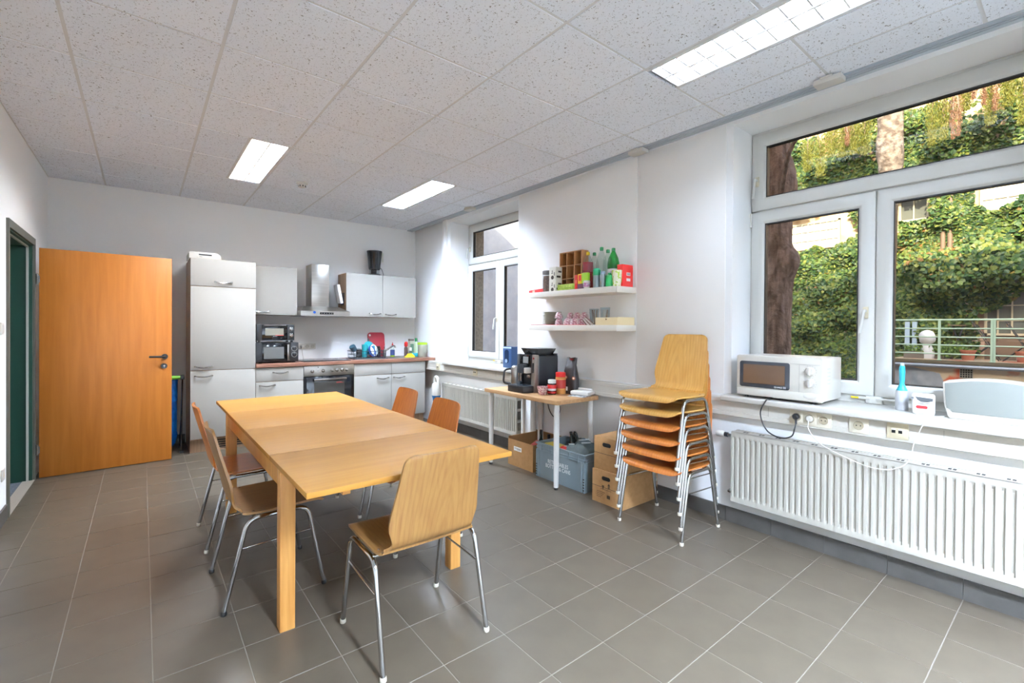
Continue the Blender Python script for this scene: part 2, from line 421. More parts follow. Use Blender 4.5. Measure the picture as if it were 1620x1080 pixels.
# hallway beyond the doorway
hb = MB(); hb.box(-2.6, -2.5, 3.6, 6.62, 0, 2.9); hb.box(-2.5, XL-.25, 3.5, 3.6, 0, 2.9); hb.box(-2.5, XL-.25, 6.42, 6.62, 0, 2.9); hb.box(-2.6, XL-.25, 3.5, 6.62, 2.9, 3.0)
struct('wall_hallway', hb, GREEN_D, 'dark green hallway wall seen through the doorway', 'wall')
struct('floor_hallway', MB().box(-2.6, XL-.05, 3.5, 6.62, -.05, .002), CARPET, 'blue grey carpet floor beyond the doorway', 'floor')

# unseen upper part of our own building, heights set to shade the courtyard
struct('wall_outside', MB().box(3.30, 3.72, -14, 6.7, 2.95, 10.0).box(3.30, 3.72, 6.7, 8.5, -1, 5.2).box(3.30, 3.72, -14, YF-.25, -1, 2.95), OCHRE, 'unseen outer facade of this building above the windows', 'wall')
struct('roof_slab', MB().box(-3, 3.4, -4, 7, 2.95, 3.1), WHITE, 'concrete slab over the suspended ceiling', 'ceiling')

# ---- floor tiles
def in_view(p, mx=.08):
    d = Vector(p)-EYE; z = d.dot(fwd)
    if z < .3: return None
    x = 810+F_PX*d.dot(cam_r)/z; y = CY-F_PX*d.dot(cam_u)/z
    return z if -60 < x < 1680 and -60 < y < 1150 else None
floor = struct('floor', MB().box(XL-.05, 3.3, YF, YB, -.06, -.0015), GROUT, 'grey square tile floor of the whole room', 'floor')
FX = [-0.8645+.2991*i for i in range(15)]; FY = [0.0790+.29928*i for i in range(-11, 23)]
cells = []
for i in range(len(FX)-1):
    for j in range(len(FY)-1):
        x0, x1, y0, y1 = max(FX[i], XL), min(FX[i+1], XR), max(FY[j], YF), min(FY[j+1], YB)
        if x1-x0 < .02 or y1-y0 < .02: continue
        cells.append((in_view(((x0+x1)/2, (y0+y1)/2, 0)), x0, x1, y0, y1))
vis = sorted([c for c in cells if c[0]], key=lambda c: c[0])
near, rest = vis[:298], vis[298:]+[c for c in cells if not c[0]]
G = .0014; cache = {}
for d, x0, x1, y0, y1 in near:
    w, h = round(x1-x0, 3), round(y1-y0, 3)
    if (w, h) not in cache:
        cache[(w, h)] = MB().box(-w/2+G, w/2-G, -h/2+G, h/2-G, -.008, 0).mesh('tile', TILE, bevel=.0008, seg=1)
    obj('tile', cache[(w, h)], None, floor, loc=((x0+x1)/2, (y0+y1)/2, random.uniform(-.0003, .0003)))
mb = MB()
for d, x0, x1, y0, y1 in rest: mb.box(x0+G, x1-G, y0+G, y1-G, -.008, 0)
obj('tile_remainder', mb, TILE, floor, kind='stuff')

# ---- skirting
def skirting(name, along, fixed, edges, face, label, mt=SKIRT, hgt=.1):
    base = MB()
    lo, hi = min(edges), max(edges)
    if along == 'y': base.box(fixed, fixed+face*.004, lo, hi, 0, hgt-.003)
    else: base.box(lo, hi, fixed, fixed+face*.004, 0, hgt-.003)
    o = struct(name, base, GROUT, label, 'skirting')
    es = sorted(edges)
    for a, b in zip(es, es[1:]):
        if b-a < .01: continue
        t = MB()
        if along == 'y': t.box(min(fixed, fixed+face*.012), max(fixed, fixed+face*.012), -(b-a)/2+.001, (b-a)/2-.001, 0, hgt); loc = (0, (a+b)/2, 0)
        else: t.box(-(b-a)/2+.001, (b-a)/2-.001, min(fixed, fixed+face*.012), max(fixed, fixed+face*.012), 0, hgt); loc = ((a+b)/2, 0, 0)
        obj('skirting_tile', t, mt, o, loc=loc)
skirting('baseboard_right', 'y', XR, [y for y in FY if YF < y < 5.42]+[5.42], -1, 'dark grey tile skirting along the window wall')
skirting('baseboard_left', 'y', XL, [YF]+[y for y in FY if YF < y < 4.61]+[4.61], 1, 'dark grey tile skirting on the left wall')
skirting('baseboard_back', 'x', YB, [XL]+[x for x in FX if XL < x < .38]+[.38], -1, 'dark grey tile skirting behind the open door')

# ---- suspended ceiling
GX = [XL]+[-0.3012+.625*i for i in range(6)]+[3.105]; GY = [YF]+[2.1959+.625*i for i in range(-8, 7)]+[YB]
ceiling = MB()
LAMPS = [(.659, .931, 4.083, 5.309), (2.236, 2.508, 4.083, 5.309), (2.236, 2.508, .335, 1.561), (.659, .931, -2.17, -.94), (2.236, 2.508, -2.17, -.94)]  # last two are unseen, added behind the camera to brighten the room
for x in GX[1:-1]: ceiling.box(x-.012, x+.012, YF, YB, ZC, ZC+.03)
for y in GY[1:-1]:
    segs = [XL]
    for L in sorted(LAMPS):
        if L[2]-.01 < y < L[3]+.01: segs += [L[0], L[1]]
    segs.append(3.105)
    for k in range(0, len(segs), 2): ceiling.box(segs[k], segs[k+1], y-.012, y+.012, ZC+.0006, ZC+.029)
ceiling.box(XL, XL+.02, YF, YB, ZC, ZC+.02); ceiling.box(3.085, 3.105, YF, YB, ZC, ZC+.02); ceiling.box(XL, 3.1, YB-.02, YB, ZC, ZC+.02)
ceiling = struct('ceiling', ceiling, TBAR, 'white suspended ceiling grid with fissured mineral fibre panels', 'ceiling')
def panel(x0, x1, y0, y1):
    w, h = round(x1-x0, 3), round(y1-y0, 3)
    key = ('c', w, h)
    if key not in cache: cache[key] = MB().box(-w/2, w/2, -h/2, h/2, 0, .014).mesh('panel', CEIL)
    obj('panel', cache[key], None, ceiling, loc=((x0+x1)/2, (y0+y1)/2, ZC-.0035+random.uniform(0, .001)))
for i in range(len(GX)-1):
    for j in range(len(GY)-1):
        x0, x1, y0, y1 = GX[i]+.0085, GX[i+1]-.0085, GY[j]+.0085, GY[j+1]-.0085
        if y1-y0 < .03 or x1-x0 < .03: continue
        hit = None
        for L in LAMPS:
            if L[0] < x1 and L[1] > x0 and L[2] < y1-.05 and L[3] > y0+.05: hit = L
        if hit is None: panel(x0, x1, y0, y1)
        else:
            if hit[0]-x0 > .04: panel(x0, hit[0]-.022, y0, y1)
            if x1-hit[1] > .04: panel(hit[1]+.022, x1, y0, y1)
bars = MB()
for L in LAMPS:
    bars.box(L[0]-.022, L[0], L[2], L[3], ZC+.0008, ZC+.03); bars.box(L[1], min([L[1]+.022]+[g-.0125 for g in GX if g > L[1]]), L[2], L[3], ZC+.0008, ZC+.03)
obj('lamp_trim_bars', bars, TBAR, ceiling)
# shadow gap profile along the window wall
tr = MB(); tr.box(3.105, 3.125, YF, YB, ZC-.012, ZC+.03); tr.box(3.132, 3.150, YF, YB, ZC-.012, ZC+.03); tr.box(3.157, 3.19, YF, YB, ZC-.012, ZC+.03); tr.box(3.105, 3.24, YF, YB, ZC+.012, ZC+.04, 1)
struct('trim_1', tr, [TRIM_G, TRIM_D], 'grey metal edge profile between ceiling and window wall', 'trim')

# ---- luminaires
REFL = mat('lamp_reflector', 'f4f4f2', .35)
def tube_mat(name, col, k):
    return MATS[name] if name in MATS else emission(name, col, LAMP_POWER*k)
def luminaire(L, label, kind, power, warm=False):
    pk = '%d' % round(power*100)
    cx, cy = (L[0]+L[1])/2, (L[2]+L[3])/2; w, h = (L[1]-L[0])/2, (L[3]-L[2])/2
    t = thing('ceiling_light', label, 'ceiling light', (cx, cy, ZC), group='recessed ceiling lights')
    hb = MB(); hb.box(-w, w, -h, h, .075, .085)
    for s in (-1, 1): hb.box(s*w, s*(w-.006), -h, h, 0, .08); hb.box(-w, w, s*h, s*(h-.006), 0, .08)
    hb.box(-.006, .006, -h, h, .002, .08)
    obj('housing', hb, REFL, t)
    for s in (-1, 1):
        if kind == 'lens':
            m = tube_mat('lamp_warm_'+pk, 'eee6dc', power*.85) if (warm and s < 0) else tube_mat('lamp_'+pk, 'd0e2fb', power)
            obj('diffuser', MB().box(min(s*.008, s*(w-.008)), max(s*.008, s*(w-.008)), -h+.008, h-.008, .028, .032), m, t)
        else:
            obj('lamp_tube', MB().cyl((s*w/2, -h+.02, .045), .016, 2*h-.04, 10, axis='y'), tube_mat('lamp_tube_'+pk, 'd0e2fb', power*1.6), t, smooth=True)
            obj('reflector_strip', MB().box(min(s*.02, s*(w-.01)), max(s*.02, s*(w-.01)), -h+.008, h-.008, .066, .07), REFL, t)
    if kind != 'lens':
        for s in (-1, 1):
            for k in range(12):
                y = -h+2*h*(k+.5)/12
                lb = MB(); lb.prism([(y-.004, .004), (y+.004, .004), (y+.012, .034), (y-.012, .034)], 'x', s*.012, s*(w-.008))
                obj('louvre_blade', lb, REFL, t)
            obj('side_reflector', MB().prism([(s*(w-.008), .004), (s*(w-.008), .06), (s*(w-.035), .06)], 'y', -h+.01, h-.01), REFL, t)
            obj('side_reflector', MB().prism([(s*.008, .004), (s*.008, .06), (s*.035, .06)], 'y', -h+.01, h-.01), REFL, t)
    else:
        for s in (-1, 1):
            gb = MB()
            for k in range(24): gb.box(min(s*.008, s*(w-.008)), max(s*.008, s*(w-.008)), -h+2*h*(k+.5)/24-.001, -h+2*h*(k+.5)/24+.001, .003, .026)
            obj('louvre', gb, REFL, t)
luminaire(LAMPS[0], 'recessed twin ceiling light with one warmer strip, left of the two far lights', 'lens', .27, True)
luminaire(LAMPS[1], 'recessed twin ceiling light over the far window side, right of the two far lights', 'lens', .38)
luminaire(LAMPS[2], 'large louvred recessed ceiling light nearest the viewer, above the stacked chairs', 'louvre', .09)
luminaire(LAMPS[3], 'added unseen ceiling light behind the viewer near the left wall', 'lens', 2.9)  # added lamp out of view, strong fill for the room
luminaire(LAMPS[4], 'added unseen ceiling light behind the viewer near the window wall', 'lens', .45)  # second added lamp out of view, weaker fill from the window side

# ================================================================== WINDOWS
def ring(mb, y0, y1, z0, z1, w, x0, x1, wb=None, m=0):
    wb = wb or w
    mb.box(x0, x1, y0, y0+w, z0, z1, m); mb.box(x0, x1, y1-w, y1, z0, z1, m)
    mb.box(x0, x1, y0+w, y1-w, z0, z0+wb, m); mb.box(x0, x1, y0+w, y1-w, z1-w, z1, m)
def sash(o, y0, y1, z0, z1, w, X):
    """white sash ring with mitred profile, dark gasket and a pane"""
    def mring(dy, x):  # corners of the ring inset by dy at depth x
        return [(x, y0+dy, z0+dy), (x, y1-dy, z0+dy), (x, y1-dy, z1-dy), (x, y0+dy, z1-dy)]
    prof = [(0, X+.06), (0, X+.004), (.004, X), (w-.016, X), (w-.012, X+.003), (w-.004, X+.010), (w, X+.014), (w, X+.06)]
    m = MB(); vs = []; fs = []
    for dy, x in prof: vs += mring(dy, x)
    for i in range(len(prof)):
        j = (i+1) % len(prof)
        for k in range(4):
            k2 = (k+1) % 4; fs.append((i*4+k, i*4+k2, j*4+k2, j*4+k))
    m.add(vs, fs); s = obj('sash', m, PVC, o, smooth=True, ang=50)
    g = MB(); ring(g, y0+w-.001, y1-w+.001, z0+w-.001, z1-w+.001, .007, X+.0125, X+.05); obj('gasket', g, GASKET, s)
    obj('pane', MB().box(X+.028, X+.034, y0+w+.003, y1-w-.003, z0+w+.003, z1-w-.003), PANE, s)
    return s
def handle(parent, x, y, z, lever_dy=0.02, ln=.125):
    hp = MB(); hp.box(x-.012, x, y-.014, y+.014, z-.035, z+.035)
    h = obj('handle_plate', hp, mat('handle_beige', 'c4b99e', .4) if 'handle_beige' not in MATS else MATS['handle_beige'], parent, bevel=.003)
    lv = MB(); lv.tube(fillet([(x-.01, y, z+.01), (x-.045, y, z+.01), (x-.048, y+lever_dy, z-ln)], .014), [.009]*7+[.0085], 10)
    obj('handle_lever', lv, MATS['lever_grey'] if 'lever_grey' in MATS else mat('lever_grey', 'c6c5bf', .35), parent, smooth=True)
def window(n, w, X, hw, ztop, label):
    yc = (w['y0']+w['y1'])/2; y0, y1 = yc-hw, yc+hw
    fb = MB(); ring(fb, w['y0']-.01, w['y1']+.01, .88, w['top']+.01, (w['y1']-w['y0']+.02)/2-hw+.045, X+.018, X+.085)
    fb.box(X+.018, X+.085, w['y0'], w['y1'], 2.12, 2.23); fb.box(X+.018, X+.085, yc-.035, yc+.035, .9, 2.15)
    fr = struct('window_%d' % n, fb, PVC, label, 'window')
    sash(fr, y0, y1, 2.182, ztop, .091, X)
    sl_ = sash(fr, yc+.003, y1, .934, 2.172, .086, X); sash(fr, y0, yc-.003, .934, 2.172, .079, X)
    handle(fr, X+.004, yc+.045, 1.44); handle(fr, X+.004, y1-.035, 2.39, .012)
    hg = MB()
    for z in (1.02, 2.12): hg.cyl((X+.004, y1+.006, z-.05), .008, .1, 8)
    obj('hinge', hg, PVC, fr, smooth=True)
    st = MB(); st.box(X-.004, X+.02, yc+.02, yc+.115, .912, .924); st.box(X-.004, X+.02, yc-.115, yc-.01, .912, .924)
    obj('centre_cover', MB().box(X+.002, X+.03, yc-.04, yc+.04, .888, .9345), PVC, fr, bevel=.002)
    obj('drain_cap', st, PVC, fr, bevel=.002)
    obj('yellow_tag', MB().box(X-.0055, X-.004, yc+.075, yc+.115, .913, .923), YEL, fr)
    # sill board
    sb = MB(); sb.prism([(3.47, .846), (3.47, .886), (3.088, .886), (3.078, .878), (3.078, .852), (3.084, .846)], 'y', w['y0']-.03, w['y1']+.02)
    obj('window_sill', sb, SILL, fr, bevel=.003)
window(1, W1, 3.45, .728, 2.725, 'large white three part window on the right with ivy courtyard view')
window(2, W2, 3.472, .700, 2.705, 'smaller looking far white window beside the kitchen with pale wall view')

# cable duct below the sills
dk = MB(); dk.prism([(3.19, .742), (3.19, .866), (3.133, .866), (3.128, .862), (3.128, .835), (3.131, .833), (3.131, .775), (3.128, .773), (3.128, .746), (3.133, .742)], 'y', YF, 5.86)
duct = struct('trim_2', dk, DUCT, 'off white cable duct running under both window sills', 'cable duct')
for y in (1.28, .45, 2.9, 4.2): obj('duct_joint', MB().box(3.1295, 3.132, y-.0012, y+.0012, .744, .864), INK if y < 0 else mat('joint', 'a9a498', .7) if 'joint' not in MATS else MATS['joint'], duct)
struct('trim_3', MB().box(3.165, 3.20, 5.38, 5.43, .86, 2.78).box(3.175, 3.20, 5.45, 5.50, .86, 2.78), PANEL_W, 'slim white vertical duct beside the far window', 'cable duct', bevel=.003)

# ================================================================== DOOR
FZ = 2.01
db = MB()
for y0, y1 in ((DY0-.022, DY0+.008), (DY1-.008, DY1+.025)):
    db.box(XL-.001, XL+.015, y0-.0, y1, 0, FZ+.05)
db.box(XL-.001, XL+.015, DY0, DY1, FZ-.008, FZ+.05)
dframe = struct('door_frame', db, FRAME_G, 'olive grey steel frame around the dark green doorway', 'door frame')
li = MB(); li.box(XL-.27, XL, DY0-.002, DY0+.018, 0, FZ); li.box(XL-.27, XL, DY1-.018, DY1+.002, 0, FZ); li.box(XL-.27, XL, DY0, DY1, FZ-.018, FZ+.002)
obj('lining', li, GREEN_D, dframe)
se = MB(); se.box(XL-.036, XL-.022, DY1-.03, DY1-.018, 0, FZ-.018); se.box(XL-.036, XL-.022, DY0, DY1, FZ-.03, FZ-.018); obj('seal_strip', se, SEAL, dframe)
obj('threshold', MB().box(XL-.06, XL+.012, DY0, DY1, -.002, .005), mat('threshold_strip', 'a89f92', .5, metal=.2), dframe)
a = math.atan2(5.684-5.648, .228+.694)
door = tag(obj('door_1', MB().box(0, .922, 0, .042, .006, 1.99), DOORW, loc=(-.694, 5.648, 0), rot=(0, 0, a), bevel=.002), 'wide orange brown veneered door standing open against the back wall', 'door', kind='structure')
obj('edge_band', MB().box(-.0012, 0, 0, .042, .006, 1.99).box(.922, .9232, 0, .042, .006, 1.99), wood('door_edge', 'a4602a', '8f4f1f', (5, 5, .4)), door)
dh = MB(); dh.cyl((.866, 0, 1.025), .026, -.012, 20, axis='y'); dh.tube(fillet([(.866, -.01, 1.025), (.866, -.05, 1.025), (.742, -.052, 1.027)], .014), .0105, 10)
obj('door_handle', dh, BLACK, door, smooth=True)
ky = MB(); ky.cyl((.862, 0, .932), .026, -.010, 20, axis='y'); obj('key_rosette', ky, BLACK, door, smooth=True)
obj('lock_cylinder', MB().cyl((.862, -.009, .936), .008, -.006, 12, axis='y').box(.858, .866, -.012, -.009, .918, .934), SATIN, door)
for z in (.25, 1.72):
    hb_ = MB(); hb_.cyl((-.012, -.004, z-.045), .009, .09, 10); hb_.box(-.012, .004, -.006, .0, z-.03, z+.03); obj('hinge', hb_, SATIN, door, smooth=True)
obj('strike_lock', MB().box(.9225, .9238, .012, .03, .93, 1.1), SATIN, door)
# switches at the left edge
sw = thing('light_switch', 'white light switch on the left wall beside the doorway', 'switch', (XL, 4.50, 1.30))
obj('frame', MB().box(0, .009, -.04, .04, -.04, .04), BONE, sw, bevel=.003); obj('rocker', MB().box(.009, .013, -.028, .028, -.028, .028), BONE, sw, bevel=.002)
so = thing('wall_socket', 'white wall socket low on the left wall beside the doorway', 'socket', (XL, 4.52, .326))
obj('frame', MB().box(0, .009, -.04, .04, -.04, .04), BONE, so, bevel=.003); obj('well', MB().lathe([(.022, 0), (.019, -.002)], (.0105, 0, 0), 16, axis='x'), IVORY, so)
# ceiling devices
sd = thing('smoke_detector', 'round cream smoke detector on the ceiling between the far lights', 'detector', (1.26, 4.997, ZC))
obj('base', MB().lathe([(.055, 0), (.055, -.012), (.045, -.018)], n=24), BONE, sd, smooth=True); obj('sensor_head', MB().lathe([(.036, -.018), (.034, -.045), (.02, -.05)], n=20), BONE, sd, smooth=True)
vs = MB()
for k in range(8):
    an = k*PI/4; vs.box(-.005, .005, .0335, .0375, -.044, -.030) if k == 0 else vs.add([tuple(Matrix.Rotation(an, 3, 'Z') @ Vector(p)) for p in [(-.005,.0335,-.044),(.005,.0335,-.044),(.005,.0375,-.044),(-.005,.0375,-.044),(-.005,.0335,-.03),(.005,.0335,-.03),(.005,.0375,-.03),(-.005,.0375,-.03)]], [(3,2,1,0),(4,5,6,7),(0,1,5,4),(1,2,6,5),(2,3,7,6),(3,0,4,7)])
obj('vents', vs, DARK, sd)
def rail_clip(x, y, label):
    t = thing('junction_box', label, 'junction box', (x, y, ZC-.012))
    obj('cover', MB().box(-.035, .05, -.07, .07, -.03, 0), BONE, t, bevel=.006); obj('tab', MB().box(-.05, -.035, -.03, .03, -.008, 0), BONE, t, bevel=.002)
rail_clip(3.12, 2.295, 'small white box on the ceiling edge between the two windows')
rail_clip(3.07, .949, 'white plastic box on the ceiling edge above the near window')
rail_clip(3.07, 4.68, 'small white box on the ceiling edge above the far window')
# ================================================================== KITCHEN
def bow(parent, x, z, y, w=.15):
    """bow handle on a front at depth y, centred x"""
    b = MB(); pts = [(x-w/2, y+.001, z), (x-w/2, y-.014, z)]
    n = 10
    arc = [(x-w/2+w*k/n, y-.016-.012*math.sin(PI*k/n), z-.012*math.sin(PI*k/n)) for k in range(n+1)]
    b.tube(arc, [.005+.003*math.sin(PI*k/n) for k in range(n+1)], 8)
    for s in (-1, 1): b.box(x+s*w/2-.008, x+s*w/2+.008, y-.022, y, z-.006, z+.006)
    o = obj('bow_handle', b, SATIN, parent, smooth=True)
    # dark recess behind bow
    return o
def front(name, parent, x0, x1, z0, z1, y, th=.018):
    return obj(name, MB().box(x0+.0015, x1-.0015, y, y+th, z0+.0015, z1-.0015), LAMIN, parent, bevel=.0015)
YFR = 5.79
def carcass(parent, x0, x1, y0, y1, z0, z1):
    obj('body', MB().box(x0, x1, y0, y1, z0, z1), CARCASS, parent)
# tall fridge cabinet
t = thing('tall_cabinet', 'tall white fridge cabinet with three handled fronts beside the door', 'cabinet', (0, 0, 0))
carcass(t, .387, .982, YFR+.019, YB-.01, .14, 2.032)
obj('plinth', MB().box(.40, .97, YFR+.05, YFR+.07, 0, .14), CARCASS, t); obj('side_foot', MB().box(.387, .401, YFR+.05, YB-.02, 0, .14).box(.968, .982, YFR+.05, YB-.02, 0, .14), CARCASS, t)
f = front('top_flap', t, .385, .984, 1.745, 2.034, YFR); bow(f, .675, 1.795, YFR)
f = front('fridge_door', t, .385, .984, .862, 1.742, YFR); bow(f, .50, .905, YFR)
f = front('freezer_door', t, .385, .984, .146, .859, YFR); bow(f, .50, .806, YFR)
vg = MB()
for k in range(4): vg.box(.60, .95, YFR+.044, YFR+.051, .03+k*.024, .04+k*.024)
obj('vent_grille', vg, DARK, t)
# appliance box on top of the tower
t = thing('white_appliance', 'flat white appliance lying on top of the tall fridge cabinet', 'appliance', (.53, 5.98, 2.034))
m = MB(); m.prism([(-.155, 0), (.135, 0), (.125, .045), (.09, .068), (-.145, .068), (-.155, .06)], 'y', -.15, .2)
obj('housing', m, BONE, t, bevel=.004); obj('display_slot', MB().box(-.07, .045, -.153, -.15, .035, .048), BLACK, t); obj('badge', MB().box(-.065, -.04, -.1515, -.15, .018, .021), INK, t)
# wall cabinets
YW = 6.09
t = thing('wall_cabinet', 'single white wall cabinet left of the steel cooker hood', 'cabinet')
carcass(t, .987, 1.484, YW+.019, YB-.001, 1.467, 2.038); f = front('cabinet_door', t, .985, 1.486, 1.465, 2.04, YW); bow(f, 1.10, 1.507, YW, .145)
t = thing('wall_cabinet', 'double white wall cabinet with brown side right of the cooker hood', 'cabinet')
carcass(t, 2.087, 3.084, YW+.019, YB-.001, 1.467, 2.038)
f = front('cabinet_door', t, 2.085, 2.584, 1.465, 2.04, YW); bow(f, 2.475, 1.512, YW, .15)
f = front('cabinet_door', t, 2.586, 3.086, 1.465, 2.04, YW); bow(f, 2.70, 1.506, YW, .145)
# base units
t = thing('base_cabinet', 'white drawer unit between the tall cabinet and the oven', 'cabinet')
carcass(t, .987, 1.484, YFR+.019, YB-.02, .14, .862)
f = front('drawer', t, .985, 1.486, .705, .860, YFR); bow(f, 1.235, .806, YFR)
f = front('cabinet_door', t, .985, 1.486, .14, .702, YFR); bow(f, 1.10, .665, YFR)
obj('plinth', MB().box(.99, 1.48, YFR+.05, YFR+.066, 0, .14), CARCASS, t)
for i, (x0, x1, hx, lab) in enumerate([(2.086, 2.585, 2.463, 'white base cabinet directly right of the oven'), (2.586, 3.085, 2.69, 'white base cabinet at the right end of the kitchen row')]):
    t = thing('base_cabinet', lab, 'cabinet')
    carcass(t, x0+.002, x1-.002, YFR+.019, YB-.02, .14, .862)
    front('drawer_front', t, x0, x1, .709, .860, YFR); f = front('cabinet_door', t, x0, x1, .14, .706, YFR); bow(f, hx, .665, YFR)
    obj('plinth', MB().box(x0, x1, YFR+.05, YFR+.066, 0, .14), CARCASS, t)
    if i: obj('side_foot', MB().box(x1-.016, x1, YFR+.066, YB-.03, 0, .14), CARCASS, t)
# oven
t = thing('oven', 'built in steel oven with six knobs and dark glass door', 'oven')
obj('body', MB().box(1.488, 2.083, YFR+.02, YB-.03, .145, .86), DARK, t)
obj('control_panel', MB().box(1.489, 2.082, YFR-.004, YFR+.02, .735, .86), STEEL, t, bevel=.002)
for x in (1.583, 1.707, 1.815, 1.874, 1.934, 1.992):
    k = MB(); k.lathe([(.021, 0), (.021, -.006), (.0165, -.008), (.0155, -.026), (.012, -.028)], (x, YFR-.004, .797), 18, axis='y'); k.box(x-.0025, x+.0025, YFR-.034, YFR-.03, .783, .811)
    obj('knob', k, SATIN, t, smooth=True)
obj('clock_knob', MB().cyl((1.648, YFR-.004, .842), .006, -.01, 10, axis='y').box(1.637, 1.66, YFR-.0048, YFR-.004, .796, .799), BLACK, t)
d = obj('oven_door', MB().box(1.489, 2.082, YFR-.002, YFR+.02, .16, .728), TINT, t, bevel=.002)
obj('door_frame_strip', MB().box(1.489, 1.52, YFR-.003, YFR, .16, .728).box(2.05, 2.082, YFR-.003, YFR, .16, .728), BLACKG, d)
obj('viewing_window', MB().box(1.605, 1.965, YFR-.0035, YFR-.001, .25, .665), mat('oven_window', '4a4844', .12), d)
hm = MB(); hm.box(1.592, 1.978, YFR-.052, YFR-.036, .682, .708)
for x in (1.61, 1.96): hm.box(x-.01, x+.01, YFR-.038, YFR, .688, .702)
obj('handle_bar', hm, SATIN, d, bevel=.003)
obj('label', MB().box(1.865, 1.93, YFR-.0045, YFR-.003, .648, .652).box(1.865, 1.95, YFR-.0045, YFR-.003, .640, .643), RED, d)
obj('plinth', MB().box(1.489, 2.083, YFR+.05, YFR+.066, 0, .14), CARCASS, t)
# worktop
wt = MB().prism([(YFR-.02, .869), (YFR-.02, .901), (YFR-.016, .905), (YB-.001, .905), (YB-.001, .865), (YFR-.016, .865)], 'x', .986, 3.233)
tag(obj('worktop', wt, WALNUT), 'long brown walnut worktop over the kitchen base units', 'worktop')
t = thing('hob', 'flat black ceramic hob set in the worktop above the oven', 'hob', (1.785, 6.09, .905))
obj('glass_plate', MB().box(-.28, .28, -.245, .245, 0, .006), BLACKG, t, bevel=.002)
for x, y, r in ((-.14, -.11, .09), (.14, -.11, .075), (-.14, .11, .07), (.14, .11, .09)):
    obj('cooking_zone', MB().lathe([(r, .0062), (r-.004, .0066), (r-.008, .0062)], (x, y, 0), 32, cap=False), mat('zone_ring', '6a6a6c', .4) if 'zone_ring' not in MATS else MATS['zone_ring'], t)
# sink and tap
t = thing('sink', 'stainless steel sink set into the right part of the worktop', 'sink', (2.56, 6.1, .905))
sk = MB(); sk.box(-.40, .40, -.22, -.18, 0, .005); sk.box(-.40, .40, .17, .22, 0, .005); sk.box(-.40, .02, -.18, .17, 0, .004); sk.box(.36, .40, -.18, .17, 0, .005)
obj('rim', sk, STEEL, t, bevel=.0015); obj('bowl', MB().box(.02, .36, -.18, .17, .0008, .0012), mat('bowl_steel', '8e8b86', .35, metal=1), t)
dg = MB()
for k in range(8): dg.box(-.38, -.02, -.15+k*.04, -.142+k*.04, .004, .007)
obj('drain_ridge', dg, STEEL, t)
tp = thing('tap', 'chrome mixer tap with slanted spout behind the dish rack', 'tap', (2.70, 6.29, .91))
obj('tap_body', MB().cyl((0, 0, 0), .022, .1, 16), CHROME, tp, smooth=True)
obj('spout', MB().tube(fillet([(0, 0, .07), (.10, -.06, .155), (.125, -.08, .15), (.128, -.082, .125)], .015), .011, 10), CHROME, tp, smooth=True)
obj('lever', MB().tube([(0, 0, .1), (0, 0, .118), (-.03, -.08, .15)], .008, 8), CHROME, tp, smooth=True)
# hood
t = thing('cooker_hood', 'stainless steel cooker hood with square chimney over the hob', 'cooker hood')
obj('chimney', MB().box(1.672, 1.888, 6.16, YB-.001, 1.575, 2.125), STEEL, t, bevel=.002)
hm = MB(); YH = 5.93
hm.add([(1.488, YH, 1.462), (2.084, YH, 1.462), (2.084, YB, 1.462), (1.488, YB, 1.462), (1.488, YH, 1.522), (2.084, YH, 1.522), (2.0, YB-.002, 1.585), (1.572, YB-.002, 1.585), (1.572, 6.13, 1.585), (2.0, 6.13, 1.585), (2.084, YB, 1.522), (1.488, YB, 1.522)],
       [(3, 2, 1, 0), (0, 1, 5, 4), (1, 2, 10, 5), (2, 3, 11, 10), (3, 0, 4, 11), (4, 5, 9, 8), (9, 6, 7, 8), (5, 10, 6, 9), (11, 4, 8, 7), (10, 11, 7, 6)])
obj('canopy', hm, STEEL, t)
obj('control_strip', MB().box(1.71, 1.872, YH-.003, YH, 1.482, 1.507), BLACKG, t)
for k in range(5): obj('button', MB().box(1.722+k*.03, 1.738+k*.03, YH-.005, YH-.003, 1.49, 1.499), SATIN, t)
obj('blue_sticker', MB().cyl((1.645, YH-.001, 1.505), .016, -.001, 18, axis='y'), BLUE, t)
# paper towel pad hanging at the cabinet side
t = thing('paper_towels', 'tilted stack of white paper towels on the side of the right wall cabinet', 'paper towels', (2.062, 6.22, 1.64))
pt = MB(); pt.box(-.030, .008, -.07, .07, 0, .25); o = obj('towel_stack', pt, PAPER, t, bevel=.006); o.rotation_euler = (0, math.radians(-11), 0)
obj('bracket', MB().box(.016, .024, -.06, .06, -.02, .14).box(-.03, .02, -.03, .03, -.008, 0), BLACK, t)
# filter coffee maker on the cabinet
t = thing('filter_coffee_maker', 'black filter coffee maker standing on top of the right wall cabinet', 'coffee maker', (2.53, 6.25, 2.041))
m = MB(); m.lathe([(.072, .085), (.078, .10), (.100, .325), (.104, .33), (.104, .345), (.06, .352)], (0, 0, 0), 28); obj('filter_housing', m, BLACKG, t, smooth=True)
obj('base', MB().lathe([(.088, 0), (.088, .018), (.08, .026)], n=28), BLACK, t, smooth=True)
obj('back_column', MB().box(-.02, .05, .04, .085, .02, .12), BLACK, t, bevel=.008)
obj('glass_jug', MB().lathe([(.06, .027), (.072, .05), (.07, .078), (.055, .088)], (-.005, -.01, 0), 24), GLASSWARE, t, smooth=True)
obj('water_gauge', MB().box(.09, .112, -.05, -.03, .20, .325), FROST, t, bevel=.004)
obj('cord', MB().tube(bez([(.06, .02, .15), (.10, -.01, .10), (.118, -.03, .03), (.12, -.03, .004), (.09, -.06, .004)]), .004, 6), BLACK, t, smooth=True)
